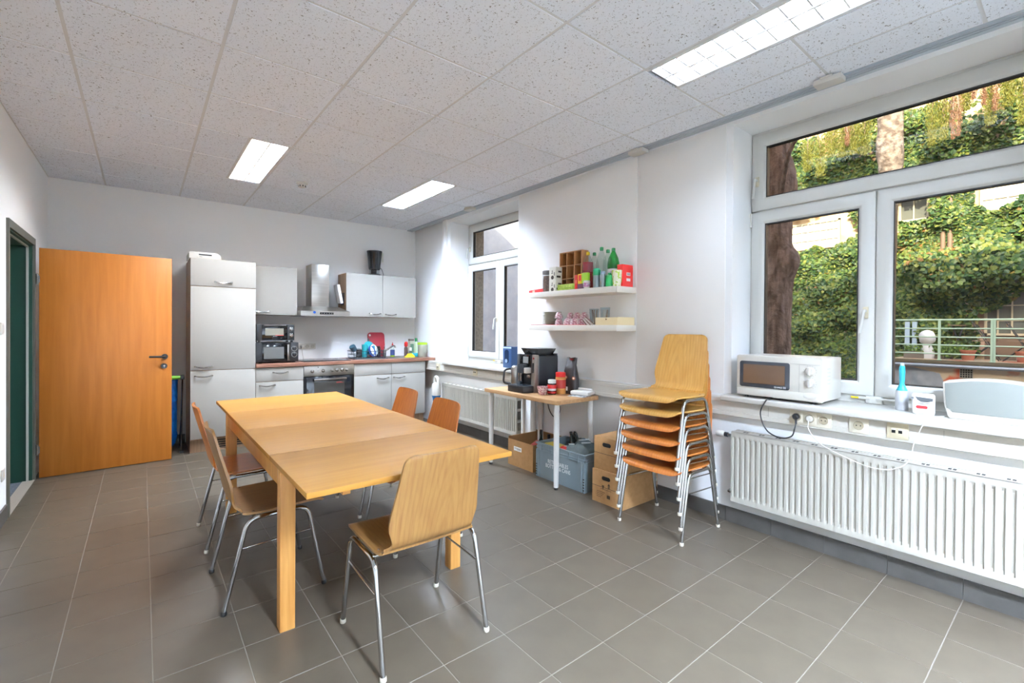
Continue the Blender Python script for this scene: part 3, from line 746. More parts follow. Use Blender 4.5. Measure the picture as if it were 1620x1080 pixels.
# ovens on the worktop
def knob(parent, x, y, z, r, mt):
    k = MB(); k.lathe([(r*1.15, 0), (r*1.15, -.003), (r, -.005), (r*.92, -.02), (r*.7, -.022)], (x, y, z), 18, axis='y'); k.box(x-.0025, x+.0025, y-.026, y-.02, z-r*.8, z+r*.8)
    return obj('knob', k, mt, parent, smooth=True)
t = thing('microwave', 'black microwave standing on the worktop under the mini oven', 'microwave', (1.235, 5.87, .905))
obj('body', MB().box(-.235, .215, .015, .36, .012, .235), BLACK, t, bevel=.004)
obj('foot', MB().box(-.20, -.17, .04, .07, 0, .012).box(.16, .19, .04, .07, 0, .012).box(-.20, -.17, .29, .32, 0, .012).box(.16, .19, .29, .32, 0, .012), BLACK, t)
d = obj('door', MB().box(-.172, .118, 0, .015, .014, .233), BLACKG, t, bevel=.002); obj('window', MB().box(-.155, .055, -.001, .001, .05, .185), mat('micro_window', '4b4a45', .15), d)
obj('handle', MB().box(.088, .112, -.022, -.004, .025, .215).box(.092, .108, -.006, 0, .03, .045).box(.092, .108, -.006, 0, .195, .21), SATIN, d, bevel=.003)
obj('control_panel', MB().box(.121, .213, 0, .015, .014, .233), BLACK, t, bevel=.002)
for z in (.165, .095):
    obj('dial_ring', MB().lathe([(.031, 0), (.031, -.001), (.028, -.001)], (.168, 0, z), 24, axis='y', cap=False), SATIN, t); knob(t, .168, 0, z, .021, BLACK)
t = thing('mini_oven', 'black mini oven standing on top of the black microwave', 'mini oven', (1.218, 5.87, 1.14))
obj('body', MB().box(-.212, .185, .012, .30, .024, .212), BLACK, t, bevel=.004)
obj('foot', MB().box(-.19, -.165, .03, .055, 0, .024).box(.15, .175, .03, .055, 0, .024).box(-.19, -.165, .25, .275, 0, .024).box(.15, .175, .25, .275, 0, .024), BLACK, t)
d = obj('door', MB().box(-.158, .11, 0, .012, .03, .208), BLACKG, t, bevel=.002); obj('window', MB().box(-.125, .068, -.001, .001, .085, .165), mat('mini_window', '7a7564', .2), d)
obj('handle', MB().tube([(-.14, -.018, .2), (.09, -.018, .2)], .006, 8).box(-.13, -.12, -.018, 0, .196, .204).box(.07, .08, -.018, 0, .196, .204), SATIN, d, smooth=True)
obj('badge', MB().box(-.045, .0, -.0015, .001, .072, .077), SATIN, d); obj('red_line', MB().box(-.02, .068, -.0018, .001, .083, .087), RED, d)
obj('control_panel', MB().box(.112, .184, 0, .012, .03, .208), BLACK, t, bevel=.002)
for z in (.158, .085): knob(t, .15, 0, z, .019, SATIN)
obj('crumb_tray', MB().box(-.158, .184, .002, .012, .024, .042), mat('tray_grey', '5a5d60', .35, metal=.6), t)
# wall sockets over the worktop
t = thing('wall_socket', 'triple white wall socket above the hob end of the worktop', 'socket', (1.69, YB, 1.07))
obj('frame', MB().box(-.105, .105, -.008, 0, -.036, .036), BONE, t, bevel=.003)
for x in (-.068, 0, .068): obj('well', MB().lathe([(.024, -.008), (.023, -.0115), (.0195, -.0115), (.019, -.0086), (.001, -.0085)], (x, 0, 0), 20, axis='y'), mat('well_shade_grey', 'b9b4a8', .5) if 'well_shade_grey' not in MATS else MATS['well_shade_grey'], t, smooth=True)  # shade of the recess painted in as a greyer well colour
obj('plug', MB().lathe([(.018, -.011), (.017, -.04), (.010, -.046)], (-.068, 0, 0), 14, axis='y'), BONE, t, smooth=True)
obj('cord', MB().tube(bez([(-.068, -.045, 0), (-.075, -.055, -.05), (-.06, -.03, -.12), (-.05, -.02, -.163)]), .0035, 6), BONE, t, smooth=True)

# dish rack
t = thing('dish_rack', 'dark wire dish rack standing on the draining side of the sink', 'dish rack', (2.385, 6.13, .912))
rk = MB()
for z, e in ((.004, 0), (.05, .005), (.095, .01)):
    q = .215+e; w_ = .135+e
    rk.tube(fillet([(-q, -w_, z), (q, -w_, z), (q, w_, z), (-q, w_, z), (-q, -w_, z)], .03), .0035, 6)
for k in range(13):
    x = -.2+k*.0333
    rk.tube([(x, -.14, .095), (x, -.135, .004), (x, .135, .004), (x, .14, .095)], .002, 5)
for k in range(7):
    y = -.12+k*.04
    rk.tube([(-.222, y, .095), (-.215, y, .004)], .002, 5); rk.tube([(.222, y, .095), (.215, y, .004)], .002, 5)
for k in range(9): rk.tube([(-.16+k*.04, 0, .004), (-.16+k*.04, .012, .085), (-.16+k*.04, .02, .004)], .002, 5)
obj('wire_basket', rk, mat('rack_wire', '2b3338', .35), t, smooth=True)
obj('drip_tray', MB().prism(rrect(-.24, .24, -.155, .155, .03), 'z', -.007, -.002), NAVY, t)
RZ = .912
def bowl(name, label, cat, loc, rot, prof, m, n=24, grp=None):
    return tag(obj(name, MB().lathe(prof, n=n), m, loc=loc, rot=rot, smooth=True), label, cat, grp)
bowl('pan_lid', 'big teal bowl leaning upright in the dish rack', 'bowl', (2.42, 6.12, 1.045), (math.radians(78), 0, math.radians(18)), [(.001, .045), (.05, .042), (.088, .0), (.096, -.012), (.092, -.014), (.084, .0), (.048, .036), (.001, .038)], TEAL)
bowl('teal_tumbler', 'tall teal cup standing in the middle of the dish rack', 'cup', (2.325, 6.07, .925), (0, 0, 0), [(.001, .0), (.03, 0), (.036, .17), (.033, .17), (.028, .006), (.001, .006)], TEAL)
bowl('plate', 'dark blue plate leaning in the dish rack', 'plate', (2.41, 6.05, 1.0), (math.radians(70), math.radians(18), math.radians(30)), [(.001, 0), (.055, 0), (.078, .014), (.078, .018), (.052, .005), (.001, .005)], BLUE)
bowl('plate', 'white plate leaning behind the blue one in the dish rack', 'plate', (2.45, 6.08, 1.015), (math.radians(74), math.radians(10), math.radians(30)), [(.001, 0), (.055, 0), (.08, .014), (.08, .018), (.052, .005), (.001, .005)], CREAM)
bowl('drinking_glass', 'clear drinking glass upside down at the right of the dish rack', 'glass', (2.515, 6.05, .925), (0, 0, 0), [(.035, 0), (.030, .12), (.001, .123), (.001, .117), (.027, .114), (.032, 0)], GLASSWARE)
bowl('drinking_glass', 'clear drinking glass at the left of the dish rack', 'glass', (2.245, 6.08, .925), (0, 0, 0), [(.035, 0), (.030, .12), (.001, .123), (.001, .117), (.027, .114), (.032, 0)], GLASSWARE)
bowl('mug', 'dark brown mug upside down at the left of the dish rack', 'mug', (2.285, 6.15, .925), (0, 0, 0), [(.04, 0), (.042, .09), (.038, .10), (.001, .10), (.001, .094), (.036, .094), (.037, 0)], mat('mug_brown', '3b2a24', .3))
bowl('mug', 'slate blue mug tipped over the left rim of the dish rack', 'mug', (2.205, 6.12, 1.02), (math.radians(20), math.radians(-35), 0), [(.04, 0), (.042, .06), (.038, .07), (.001, .07), (.001, .064), (.036, .064), (.037, 0)], mat('mug_slate', '35505f', .3))
bowl('cup', 'glossy black cup at the right of the dish rack', 'cup', (2.54, 6.17, .925), (0, 0, 0), [(.04, 0), (.045, .13), (.04, .14), (.001, .14), (.001, .13), (.039, .13), (.036, 0)], BLACKG)
# red chopping board leaning on the wall
cb = MB(); poly = rrect(-.125, .125, 0, .345, .045, 5); cb.prism(poly, 'y', 0, .012)
t = tag(obj('chopping_board', cb, mat('board_red', '9c2430', .5), loc=(2.615, 6.34, .912), rot=(math.radians(-9), math.radians(0), 0), bevel=.003), 'dark red chopping board leaning on the wall behind the dish rack', 'chopping board')
obj('hang_hole', MB().cyl((-.092, -.0008, .305), .015, .0012, 18, axis='y'), WHITE, t)
obj('board_rim', MB().prism(rrect(-.13, -.10, .02, .26, .012), 'y', -.002, .003), mat('board_dark', '4a4144', .5), t)
# bottles and bits at the right end of the worktop
def bottle(name, label, cat, loc, prof, m, capprof=None, cm=None, n=20, label_band=None, grp=None, capname='cap'):
    o = tag(obj(name, MB().lathe(prof, n=n), m, loc=loc, smooth=True, ang=50), label, cat, grp)
    if capprof: obj(capname, MB().lathe(capprof, n=n), cm, o, smooth=True)
    if label_band:
        for (r, z0, z1, lm) in label_band: obj('label', MB().lathe([(r, z0), (r, z1)], n=n, cap=False), lm, o, smooth=True)
    return o
bottle('soap_bottle', 'small dish soap bottle with blue label and red cap beside the tap', 'bottle', (2.80, 6.24, .91), [(.001, 0), (.029, 0), (.031, .01), (.031, .09), (.022, .125), (.010, .14), (.010, .15)], GLASSWARE, [(.012, .148), (.012, .17), (.006, .178), (.005, .2)], RED, label_band=[(.0315, .02, .095, mat('label_blue', '3a4a7c', .5)), (.0316, .0, .016, LIME)])
bottle('cleaner_bottle', 'dark cleaner bottle with red spray top on the worktop end', 'bottle', (3.0, 6.22, .905), [(.001, 0), (.026, 0), (.027, .01), (.027, .12), (.017, .145)], mat('dark_bottle', '54413c', .3), [(.02, .143), (.026, .155), (.026, .20), (.012, .215)], RED)
bottle('jar', 'small clear jar beside the red topped bottle on the worktop', 'jar', (3.06, 6.2, .905), [(.001, 0), (.022, 0), (.023, .07), (.018, .085)], GLASSWARE, [(.019, .084), (.019, .125), (.012, .13)], CREAM)
t = thing('cleaner_carton', 'tall pale carton standing in the worktop corner', 'carton', (3.12, 6.30, .905))
obj('box_body', MB().box(-.032, .032, -.03, .03, 0, .255), mat('carton_grey', 'b9b7a4', .6), t, bevel=.002); obj('print_panel', MB().box(-.026, .026, -.0312, -.03, .03, .18), mat('print_green', '5f7f66', .6), t); obj('top_band', MB().box(-.0325, .0325, -.0308, .031, .225, .252), mat('print_dark', '5d5148', .6), t)
bottle('bleach_bottle', 'pale bottle with green cap in the worktop corner', 'bottle', (3.185, 6.27, .905), [(.001, 0), (.03, 0), (.031, .02), (.031, .17), (.018, .215)], mat('pale_green_plastic', 'c9dcb8', .4), [(.019, .213), (.019, .26), (.014, .265)], GREENC)
sp = MB(); sp.prism([(-.05, 0), (.05, 0), (.055, .03), (.035, .055), (-.035, .055), (-.055, .03)], 'y', -.035, .035)
tag(obj('sponge_dish', sp, TURQ, loc=(3.085, 6.1, .905), bevel=.008), 'turquoise sponge holder at the right end of the worktop', 'sponge')
cl = MB(); pts = []
rg = random.Random(3)
prof = [(.001, .045), (.03, .042), (.05, .03), (.064, .014), (.068, .0)]
n = 18; vs = []
for i, (r, h) in enumerate(prof):
    for k in range(n): q = 1+.18*rg.uniform(-1, 1)*(i > 0); vs.append((r*q*math.cos(2*PI*k/n)*1.1, r*q*math.sin(2*PI*k/n)*.75, max(0, h*(1+.3*rg.uniform(-1, 1)))))
cl.add(vs, [(i*n+k, (i+1)*n+k, (i+1)*n+(k+1) % n, i*n+(k+1) % n) for i in range(len(prof)-1) for k in range(n)]+[tuple(range(4*n, 5*n))[::-1]])
tag(obj('cleaning_cloth', cl, mat('cloth_yellow', 'e4c514', .8), loc=(2.955, 6.0, .9055), smooth=True, ang=60), 'crumpled bright yellow cloth on the worktop edge by the sink', 'cloth')
t = thing('pitcher', 'translucent plastic pitcher with lime green lid at the worktop corner', 'pitcher', (3.14, 5.985, .905))
pj = MB().lathe([(.001, 0), (.055, 0), (.06, .01), (.068, .18), (.065, .18), (.057, .012), (.001, .008)], n=28); obj('jug_body', pj, mat('milky', 'd9dccb', .35, trans=.45), t, smooth=True, ang=50)
obj('lid', MB().lathe([(.070, .178), (.071, .205), (.05, .21)], n=28), LIME, t, smooth=True); obj('grip', MB().tube(fillet([(.066, 0, .17), (.082, 0, .165), (.084, 0, .07), (.062, 0, .05)], .02), .006, 8), mat('milky2', 'd9dccb', .35), t, smooth=True)

# waste bag stand behind the door
t = thing('bag_stand', 'waste bag stand with green top bar and blue bag behind the open door', 'bag stand', (.17, 5.98, 0))
obj('top_bar', MB().cyl((-.15, -.03, .787), .020, .29, 14, axis='x'), mat('bar_lime', '7fc22d', .4), t, smooth=True)
obj('end_joint', MB().box(.14, .175, -.06, 0, .765, .81), BLACK, t, bevel=.006); obj('end_joint', MB().box(-.18, -.145, -.06, 0, .765, .81), BLACK, t, bevel=.006)
fr_ = MB()
for s in (-1, 1):
    x = .002+s*.158
    fr_.tube([(x, -.03, .78), (x-.012*s, -.06, .02)], .006, 8); fr_.tube([(x, -.03, .78), (x-.012*s, .19, .02)], .006, 8)
    fr_.tube([(x-.012*s, -.06, .02), (x-.012*s, .19, .02)], .006, 8)
obj('frame', fr_, SATIN, t, smooth=True); obj('foot', MB().box(.135, .165, -.08, -.04, 0, .02).box(-.165, -.135, -.08, -.04, 0, .02).box(.135, .165, .17, .21, 0, .02).box(-.165, -.135, .17, .21, 0, .02), BLACK, t)
bg = MB(); n = 40; rows = [(.775, .125, .06), (.74, .122, .065), (.55, .118, .085), (.35, .112, .095), (.22, .108, .10), (.18, .118, .105), (.10, .108, .095), (.04, .07, .06), (.025, .001, .001)]
vs = []
for i, (z, a_, b_) in enumerate(rows):
    for k in range(n):
        an = 2*PI*k/n; q = 1+.05*math.sin(an*9+i*.7)+.03*math.sin(an*5-i)
        vs.append((a_*q*math.cos(an), .045+b_*q*math.sin(an), z))
bg.add(vs, [(i*n+k, (i+1)*n+k, (i+1)*n+(k+1) % n, i*n+(k+1) % n) for i in range(len(rows)-1) for k in range(n)])
obj('waste_bag', bg, BLUEBAG, t, smooth=True, ang=70)
# ================================================================== DINING TABLE
TZ = .742
t = thing('dining_table', 'long extendable beech dining table in the middle of the room', 'table', (.918, 2.99, 0))
x0, x1 = -.466, .458
for name, y0, y1, m in (('extension_leaf', -1.275, -.655, LEAFW), ('tabletop', -.6535, -.0005, TABLE), ('tabletop', .0005, .6535, TABLE), ('extension_leaf', .655, 1.275, LEAFW)):
    obj(name, MB().box(x0, x1, y0, y1, TZ-.022, TZ), m, t, bevel=.0015)
LG = .062
for sx in (-1, 1):
    for y0, y1 in ((-.815, -.753), (.80, .862)):
        xa = -.452 if sx < 0 else .404
        obj('leg', MB().box(xa, xa+LG, y0, y1, 0, TZ-.022), TABLE_L, t, bevel=.003)
        obj('glide', MB().box(xa+.004, xa+LG-.004, y0+.004, y1-.004, -.0005, .004), BLACK, t)
for sx in (-1, 1):
    xa = -.449 if sx < 0 else .441
    obj('apron', MB().box(xa, xa+.022, -.753, .80, TZ-.115, TZ-.022), TABLE_L, t, bevel=.001)
for y in (-.80, .84): obj('apron', MB().box(-.39, .404, y, y+.022, TZ-.115, TZ-.022), TABLE_L, t, bevel=.001)
for sx in (-.3, .29): obj('extension_rail', MB().box(sx-.015, sx+.015, -1.2, 1.2, TZ-.06, TZ-.022), TABLE_L, t)

# ================================================================== STACKING CHAIRS
def shell_bm():
    """one sheet of bent plywood: seat and back"""
    P = [(.232, .410), (.228, .430), (.208, .4435), (.16, .447), (.05, .4445), (-.05, .442), (-.11, .4425), (-.142, .447), (-.166, .459), (-.182, .480), (-.192, .51), (-.202, .55), (-.222, .62), (-.244, .70), (-.262, .77), (-.273, .815), (-.279, .838)]
    Wd = [.196, .212, .219, .223, .225, .225, .222, .212, .190, .184, .192, .2025, .196, .185, .176, .170, .165]
    c = bez([(0, a, b) for a, b in P], 3); w = [q.x for q in bez([(q, 0, 0) for q in Wd], 3)]
    n = len(c); m = 15; th = .0105
    # rounded corners at both ends
    s = [0]
    for i in range(1, n): s.append(s[-1]+(c[i]-c[i-1]).length)
    for i in range(n):
        for d, rad in ((s[i], .035), (s[-1]-s[i], .035)):
            if d < rad: w[i] -= rad-math.sqrt(max(0, rad*rad-(rad-d)**2))
    vs = []; 
    for side in (0, 1):
        for i in range(n):
            tg = (c[min(i+1, n-1)]-c[max(i-1, 0)]).normalized(); nr = Vector((0, -tg.z, tg.y))  # towards sitter
            if nr.z < 0 and c[i].z < .45: nr = -nr
            for k in range(m):
                u = -1+2*k/(m-1); x = w[i]*u
                back = max(0, min(1, (c[i].z-.47)/.12))
                cv = back*.016*u*u - .004*(1-back)*(1-u*u)
                p = c[i]+Vector((x, 0, 0))
                p = p+Vector((0, cv*1.0 if back else 0, cv if not back else 0))
                vs.append(p-nr*(th if side else 0))
    o = n*m; fs = []
    for i in range(n-1):
        for k in range(m-1):
            a = i*m+k; fs.append((a, a+1, a+m+1, a+m)); fs.append((o+a, o+a+m, o+a+m+1, o+a+1))
    for i in range(n-1):
        a = i*m; fs.append((a, a+m, o+a+m, o+a)); b = a+m-1; fs.append((b+m, b, o+b, o+b+m))
    for k in range(m-1):
        fs.append((k+1, k, o+k, o+k+1)); a = (n-1)*m+k; fs.append((a, a+1, o+a+1, o+a))
    return MB().add(vs, fs)
SHELL_ME = {}
def shell_mesh(m):
    if m.name not in SHELL_ME:
        me = shell_bm().mesh('shell', m, smooth=True, ang=40)
        bm = bmesh.new(); bm.from_mesh(me); bmesh.ops.recalc_face_normals(bm, faces=bm.faces); bm.to_mesh(me); bm.free()
        me.set_sharp_from_angle(angle=math.radians(40)); SHELL_ME[m.name] = me
    return SHELL_ME[m.name]
def side_frame(s):
    return MB().tube(fillet([(s*.237, .222, .012), (s*.232, .142, .4225), (s*.232, -.125, .418), (s*.237, -.222, .012)], .055, 7), .0107, 12)
CAPW = mat('foot_cap_white', 'cdc6b4', .5); CAPB = mat('foot_cap_black', '1c1c1c', .5)
CHM = {}
def cm(key, fn, m, **k):
    if key not in CHM: CHM[key] = fn().mesh(key, m, **k)
    return CHM[key]
def make_chair(label, m, loc, rz, cap=CAPW, group='plywood stacking chairs'):
    t = thing('stacking_chair', label, 'chair', loc, rz, group)
    obj('plywood_shell', shell_mesh(m), None, t)
    for s in (-1, 1):
        obj('side_frame', cm('side_frame%d' % s, lambda: side_frame(s), CHROME, smooth=True, ang=60), None, t)
        obj('stretcher', cm('stretcher%d' % s, lambda: MB().tube([(s*.2335, .166, .30), (s*.2335, -.156, .285)], .0042, 8), CHROME, smooth=True, ang=60), None, t)
        for y in (.222, -.222):
            obj('foot_cap', cm('foot_cap%d%d%s' % (s, y > 0, cap.name), lambda: MB().lathe([(.0115, 0), (.0132, .003), (.0132, .017), (.0112, .020)], (s*.237, y, 0), 12), cap, smooth=True), None, t)
    for y, z in ((.09, .4215), (-.095, .4195)):
        obj('crossbar', cm('crossbar%d' % (y > 0), lambda: MB().tube([(-.232, y, z), (.232, y, z)], .0095, 10), CHROME, smooth=True, ang=60), None, t)
    for s in (-1, 1):
        obj('screw', cm('screw%d' % s, lambda: MB().lathe([(.0055, 0), (.005, .0016), (.002, .002)], (s*.205, -.098, .4425), 10), SATIN, smooth=True), None, t)
    return t
make_chair('light beech chair at the near end of the table with its back to us', SH_TAN, (.943, 1.862, 0), 0)
make_chair('beech chair on the left long side of the table, nearer of two', SH_TAN, (.515, 2.705, 0), -PI/2, CAPB)
make_chair('orange beech chair on the left long side of the table, farther of two', SH_ORANGE, (.517, 3.45, 0), -PI/2)
make_chair('orange brown chair at the right long side of the table, nearer of two', SH_ORANGE, (1.365, 2.73, 0), PI/2)
make_chair('orange brown chair at the right long side of the table, farther of two', SH_ORANGE, (1.405, 3.40, 0), PI/2)
SN = ['bottom', 'second lowest', 'third lowest', 'fourth lowest', 'second highest', 'topmost']
for i in range(6):
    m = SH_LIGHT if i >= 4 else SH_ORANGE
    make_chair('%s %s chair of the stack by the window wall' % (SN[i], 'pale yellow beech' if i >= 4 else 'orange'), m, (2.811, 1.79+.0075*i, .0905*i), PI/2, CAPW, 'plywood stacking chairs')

# ================================================================== RADIATORS
def radiator(label, y0, y1, z0, z1, X, side):
    L = y1-y0; t = thing('radiator', label, 'radiator', (X, y1, z0), -PI/2)    # local x runs towards the camera, local -y into the room
    H = z1-z0; p = .0333; n = int(L/p)
    rows = [0, .022, .034, .048, H-.05, H-.036, H-.024, 0+H]
    dep = [0, 0, .3, 1, 1, .3, 0, 0]
    xs = [0]; ds = [0]
    off = (L-n*p)/2
    for k in range(n):
        b = off+k*p
        for q, d in ((.004, 0), (.009, 1), (.0185, 1), (.0235, 0)): xs.append(b+q); ds.append(d)
    xs.append(L); ds.append(0)
    m = MB(); W = len(xs); vs = []
    for z, dd in zip(rows, dep):
        for x, d in zip(xs, ds): vs.append((x, .011*d*dd, z))
    m.add(vs, [(i*W+k, i*W+k+1, (i+1)*W+k+1, (i+1)*W+k) for i in range(len(rows)-1) for k in range(W-1)])
    m.box(0, L, .012, .016, 0, H); obj('front_panel', m, RAD, t, smooth=True, ang=25)
    obj('back_panel', MB().box(.0, L, .072, .085, .01, H-.01), RAD, t)
    g = MB(); g.box(0, L, .0, .016, H-.004, H+.003); g.box(0, L, .07, .09, H-.004, H+.003); g.box(0, L, .016, .07, H-.004, H+.0)
    obj('top_grille', g, RAD, t, bevel=.001)
    slots = MB()
    k = .06
    while k < L-.05:
        for q in (0, .018): slots.box(k+q, k+q+.012, .03, .058, H-.0005, H+.0008)
        k += .1
    obj('grille_slots', slots, RAD_D, t)
    for x in (0, L):
        sp_ = MB(); s = -1 if x == 0 else 1
        sp_.box(x, x+s*.002, .0, .016, 0, H); sp_.box(x, x+s*.002, .07, .09, 0, H)
        for q in range(4): sp_.box(x, x+s*.002, .016, .07, .02+q*(H-.06)/3, .05+q*(H-.06)/3)
        obj('side_cover', sp_, RAD, t)
    br = MB()
    for x in (.15, L-.15): br.box(x-.015, x+.015, 0.085, .106, .05, H-.05)
    obj('bracket', br, RAD, t)
    return t
r1 = radiator('long white ribbed radiator under the near window', -.55, 1.492, .182, .648, 3.083, 1)
vb = MB(); vb.tube([(0, .045, .43), (-.05, .045, .43)], .011, 10); obj('valve_pipe', vb, CHROME, r1, smooth=True)
obj('valve_nut', MB().cyl((-.068, .045, .43), .016, .022, 12, axis='x'), BLACK, r1, smooth=True)
obj('thermostat_head', MB().lathe([(.018, 0), (.022, .006), (.022, .045), (.016, .055)], (-.125, .045, .43), 18, axis='x'), BONE, r1, smooth=True)
obj('lower_pipe', MB().tube(fillet([(0, .045, .045), (-.04, .045, .045), (-.045, .10, .045)], .012), .009, 8), SATIN, r1, smooth=True)
r2 = radiator('white ribbed radiator under the far window behind the side table', 3.775, 5.318, .19, .60, 3.083, 1)
pp = MB()
for y in (3.585, 3.47): pp.cyl((3.155, y, .1), .028, .64, 16)
struct('trim_4', pp, mat('pipe_white', 'e9e7e2', .4), 'pair of white heating pipes on the wall behind the side table', 'pipe', smooth=True)

# wall sockets in the duct
def duct_socket(y0, y1, wells, label, m=IVORY, data=False):
    t = thing('duct_socket', label, 'socket', (3.131, (y0+y1)/2, .80), -PI/2)
    w = (y1-y0)/2
    obj('frame', MB().box(-w, w, -.009, 0, -.043, .043), m, t, bevel=.002)
    for x in wells:
        if data: 
            obj('data_plate', MB().box(x-.03, x+.03, -.011, -.009, -.03, .03), BEIGE, t, bevel=.001)
            for q in (-.016, .012): obj('data_port', MB().box(x+q-.008, x+q+.008, -.0125, -.010, -.012, .004), DARK, t); obj('port_cover', MB().box(x+q-.008, x+q+.008, -.0135, -.010, .004, .012), IVORY, t)
        else:
            obj('plate', MB().box(x-.031, x+.031, -.011, -.009, -.031, .031), m, t, bevel=.001)
            obj('well', MB().lathe([(.0245, -.011), (.0235, -.0145), (.020, -.0145), (.0195, -.0118), (.001, -.0117)], (x, 0, 0), 22, axis='y'), mat('well_shade_tan', 'aa9f86', .5) if 'well_shade_tan' not in MATS else MATS['well_shade_tan'], t, smooth=True)  # darker tan puts the shade inside the well into its colour
            for q in (-.0095, .0095): obj('pin_hole', MB().cyl((x+q, -.0117, .0), .0032, -.0012, 8, axis='y'), DARK, t)
    return t
s3 = duct_socket(.93, 1.152, (-.071, .0, .071), 'triple cream socket in the duct under the microwave')
duct_socket(.755, .845, (0,), 'single cream socket in the duct right of the triple one')
duct_socket(.585, .675, (0,), 'beige double data socket in the duct', BEIGE, True)
duct_socket(5.455, 5.555, (0,), 'beige socket in the duct beside the worktop end', BEIGE, True)
duct_socket(4.57, 4.655, (0,), 'beige socket in the duct under the far window', BEIGE, True)

# ================================================================== SIDE TABLE
STZ = .74
t = thing('side_table', 'small oak topped side table with white round legs along the window wall', 'table', (2.87, 3.19, 0))
obj('tabletop', MB().box(-.255, .255, -.505, .505, STZ-.034, STZ), OAK_T, t, bevel=.002)
for x in (-.205, .205):
    for y in (-.455, .455):
        l = obj('leg', MB().lathe([(.020, .02), (.024, .5), (.024, STZ-.036), (.045, STZ-.036), (.045, STZ-.034)], (x, y, 0), 16), LEGW, t, smooth=True)
        obj('foot', MB().lathe([(.016, 0), (.018, .004), (.018, .02)], (x, y, 0), 14), BLACK, l, smooth=True)
# coffee machine
t = thing('coffee_machine', 'large black and silver automatic coffee machine on the side table', 'coffee machine', (2.79, 3.285, STZ), -PI/2)
b = MB(); b.prism(rrect(-.135, .135, .04, .30, .02), 'z', .0, .335); obj('body', b, mat('machine_black', '24272a', .35), t, bevel=.006)
obj('side_front', MB().prism([(0, 0), (.05, 0), (.05, .345), (.012, .345)], 'x', .075, .135), mat('machine_silver', 'a8a097', .3, metal=.7), t, bevel=.006)
obj('side_front', MB().prism([(0, 0), (.05, 0), (.05, .345), (.012, .345)], 'x', -.135, -.085), mat('machine_grey', '5f6265', .3, metal=.6), t, bevel=.006)
obj('display_head', MB().box(-.085, .075, .0, .06, .235, .345), BLACKG, t, bevel=.004)
obj('display', MB().box(-.03, .04, -.003, .0, .265, .325), mat('display_grey', '9a9a96', .2), t)
obj('spout_block', MB().box(-.05, .03, -.05, .02, .17, .255), mat('spout_grey', '34373a', .25), t, bevel=.006)
for x in (-.05, -.022): obj('nozzle', MB().cyl((x, -.035, .10), .008, .09, 10), CHROME, t, smooth=True)
obj('milk_spout', MB().box(.03, .072, -.045, .01, .175, .225), BONE, t, bevel=.004); obj('hot_water_spout', MB().box(.055, .085, -.03, .0, .135, .16), SATIN, t, bevel=.003)
obj('slot', MB().box(.1, .108, -.0, .03, .18, .27), DARK, t, bevel=.001)
obj('power_badge', MB().cyl((.105, .011, .312), .010, -.004, 14, axis='y'), REDD, t)
dt = MB(); dt.prism([(-.12, -.115), (.10, -.115), (.115, .0), (.125, .04), (-.13, .04), (-.13, 0)], 'z', .0, .062); obj('drip_tray', dt, BLACK, t, bevel=.008)
obj('tray_grid', MB().box(-.115, .095, -.105, 0, .062, .066), mat('grid_blue_grey', '59636d', .25, metal=.6), t, bevel=.002)
hp = MB(); hp.add([(-.10, .08, .335), (.10, .08, .335), (.10, .25, .335), (-.10, .25, .335), (-.13, .05, .40), (.115, .05, .40), (.125, .28, .40), (-.13, .28, .40)], [(3,2,1,0),(4,5,6,7),(0,1,5,4),(1,2,6,5),(2,3,7,6),(3,0,4,7)])
obj('bean_hopper', hp, mat('hopper_smoke', '2b2d2e', .15), t, bevel=.004); obj('rear_lid', MB().box(-.11, .12, .255, .30, .335, .352), BLACK, t, bevel=.003)
obj('power_cord', MB().tube(bez([(.02, .30, .05), (.06, .35, -.02), (.09, .37, -.20), (.03, .36, -.28), (-.06, .36, -.2), (-.10, .355, .03)]), .004, 6), BLACK, t, smooth=True)
# steel jug with handle beside it
t = thing('steel_jug', 'steel jug with black loop handle left of the coffee machine', 'jug', (2.83, 3.475, STZ))
obj('jug_body', MB().lathe([(.001, 0), (.045, 0), (.05, .01), (.05, .18), (.042, .215), (.03, .225), (.001, .225)], n=24), STEEL, t, smooth=True)
obj('handle', MB().tube(fillet([(-.045, .02, .195), (-.10, .05, .19), (-.11, .055, .06), (-.045, .02, .05)], .035, 6), .010, 10), BLACK, t, smooth=True)
# blue carton on far sill
t = thing('blue_carton', 'dark blue printed appliance carton on the far window sill', 'carton', (3.21, 4.06, .887), -PI/2)
obj('box_body', MB().box(-.075, .075, -.03, .10, 0, .235), mat('carton_blue', '2c4a72', .35), t, bevel=.002)
obj('printed_machine', MB().prism(rrect(-.045, .03, .05, .20, .03), 'y', -.0312, -.03), NAVY, t); obj('printed_cup', MB().cyl((-.015, -.0308, .075), .022, -.0012, 18, axis='y'), mat('print_lightblue', '9fb6cc', .4), t)
obj('printed_rim', MB().box(-.072, .072, -.0310, -.03, .215, .23), mat('print_paleblue', 'b6c6d6', .4), t)
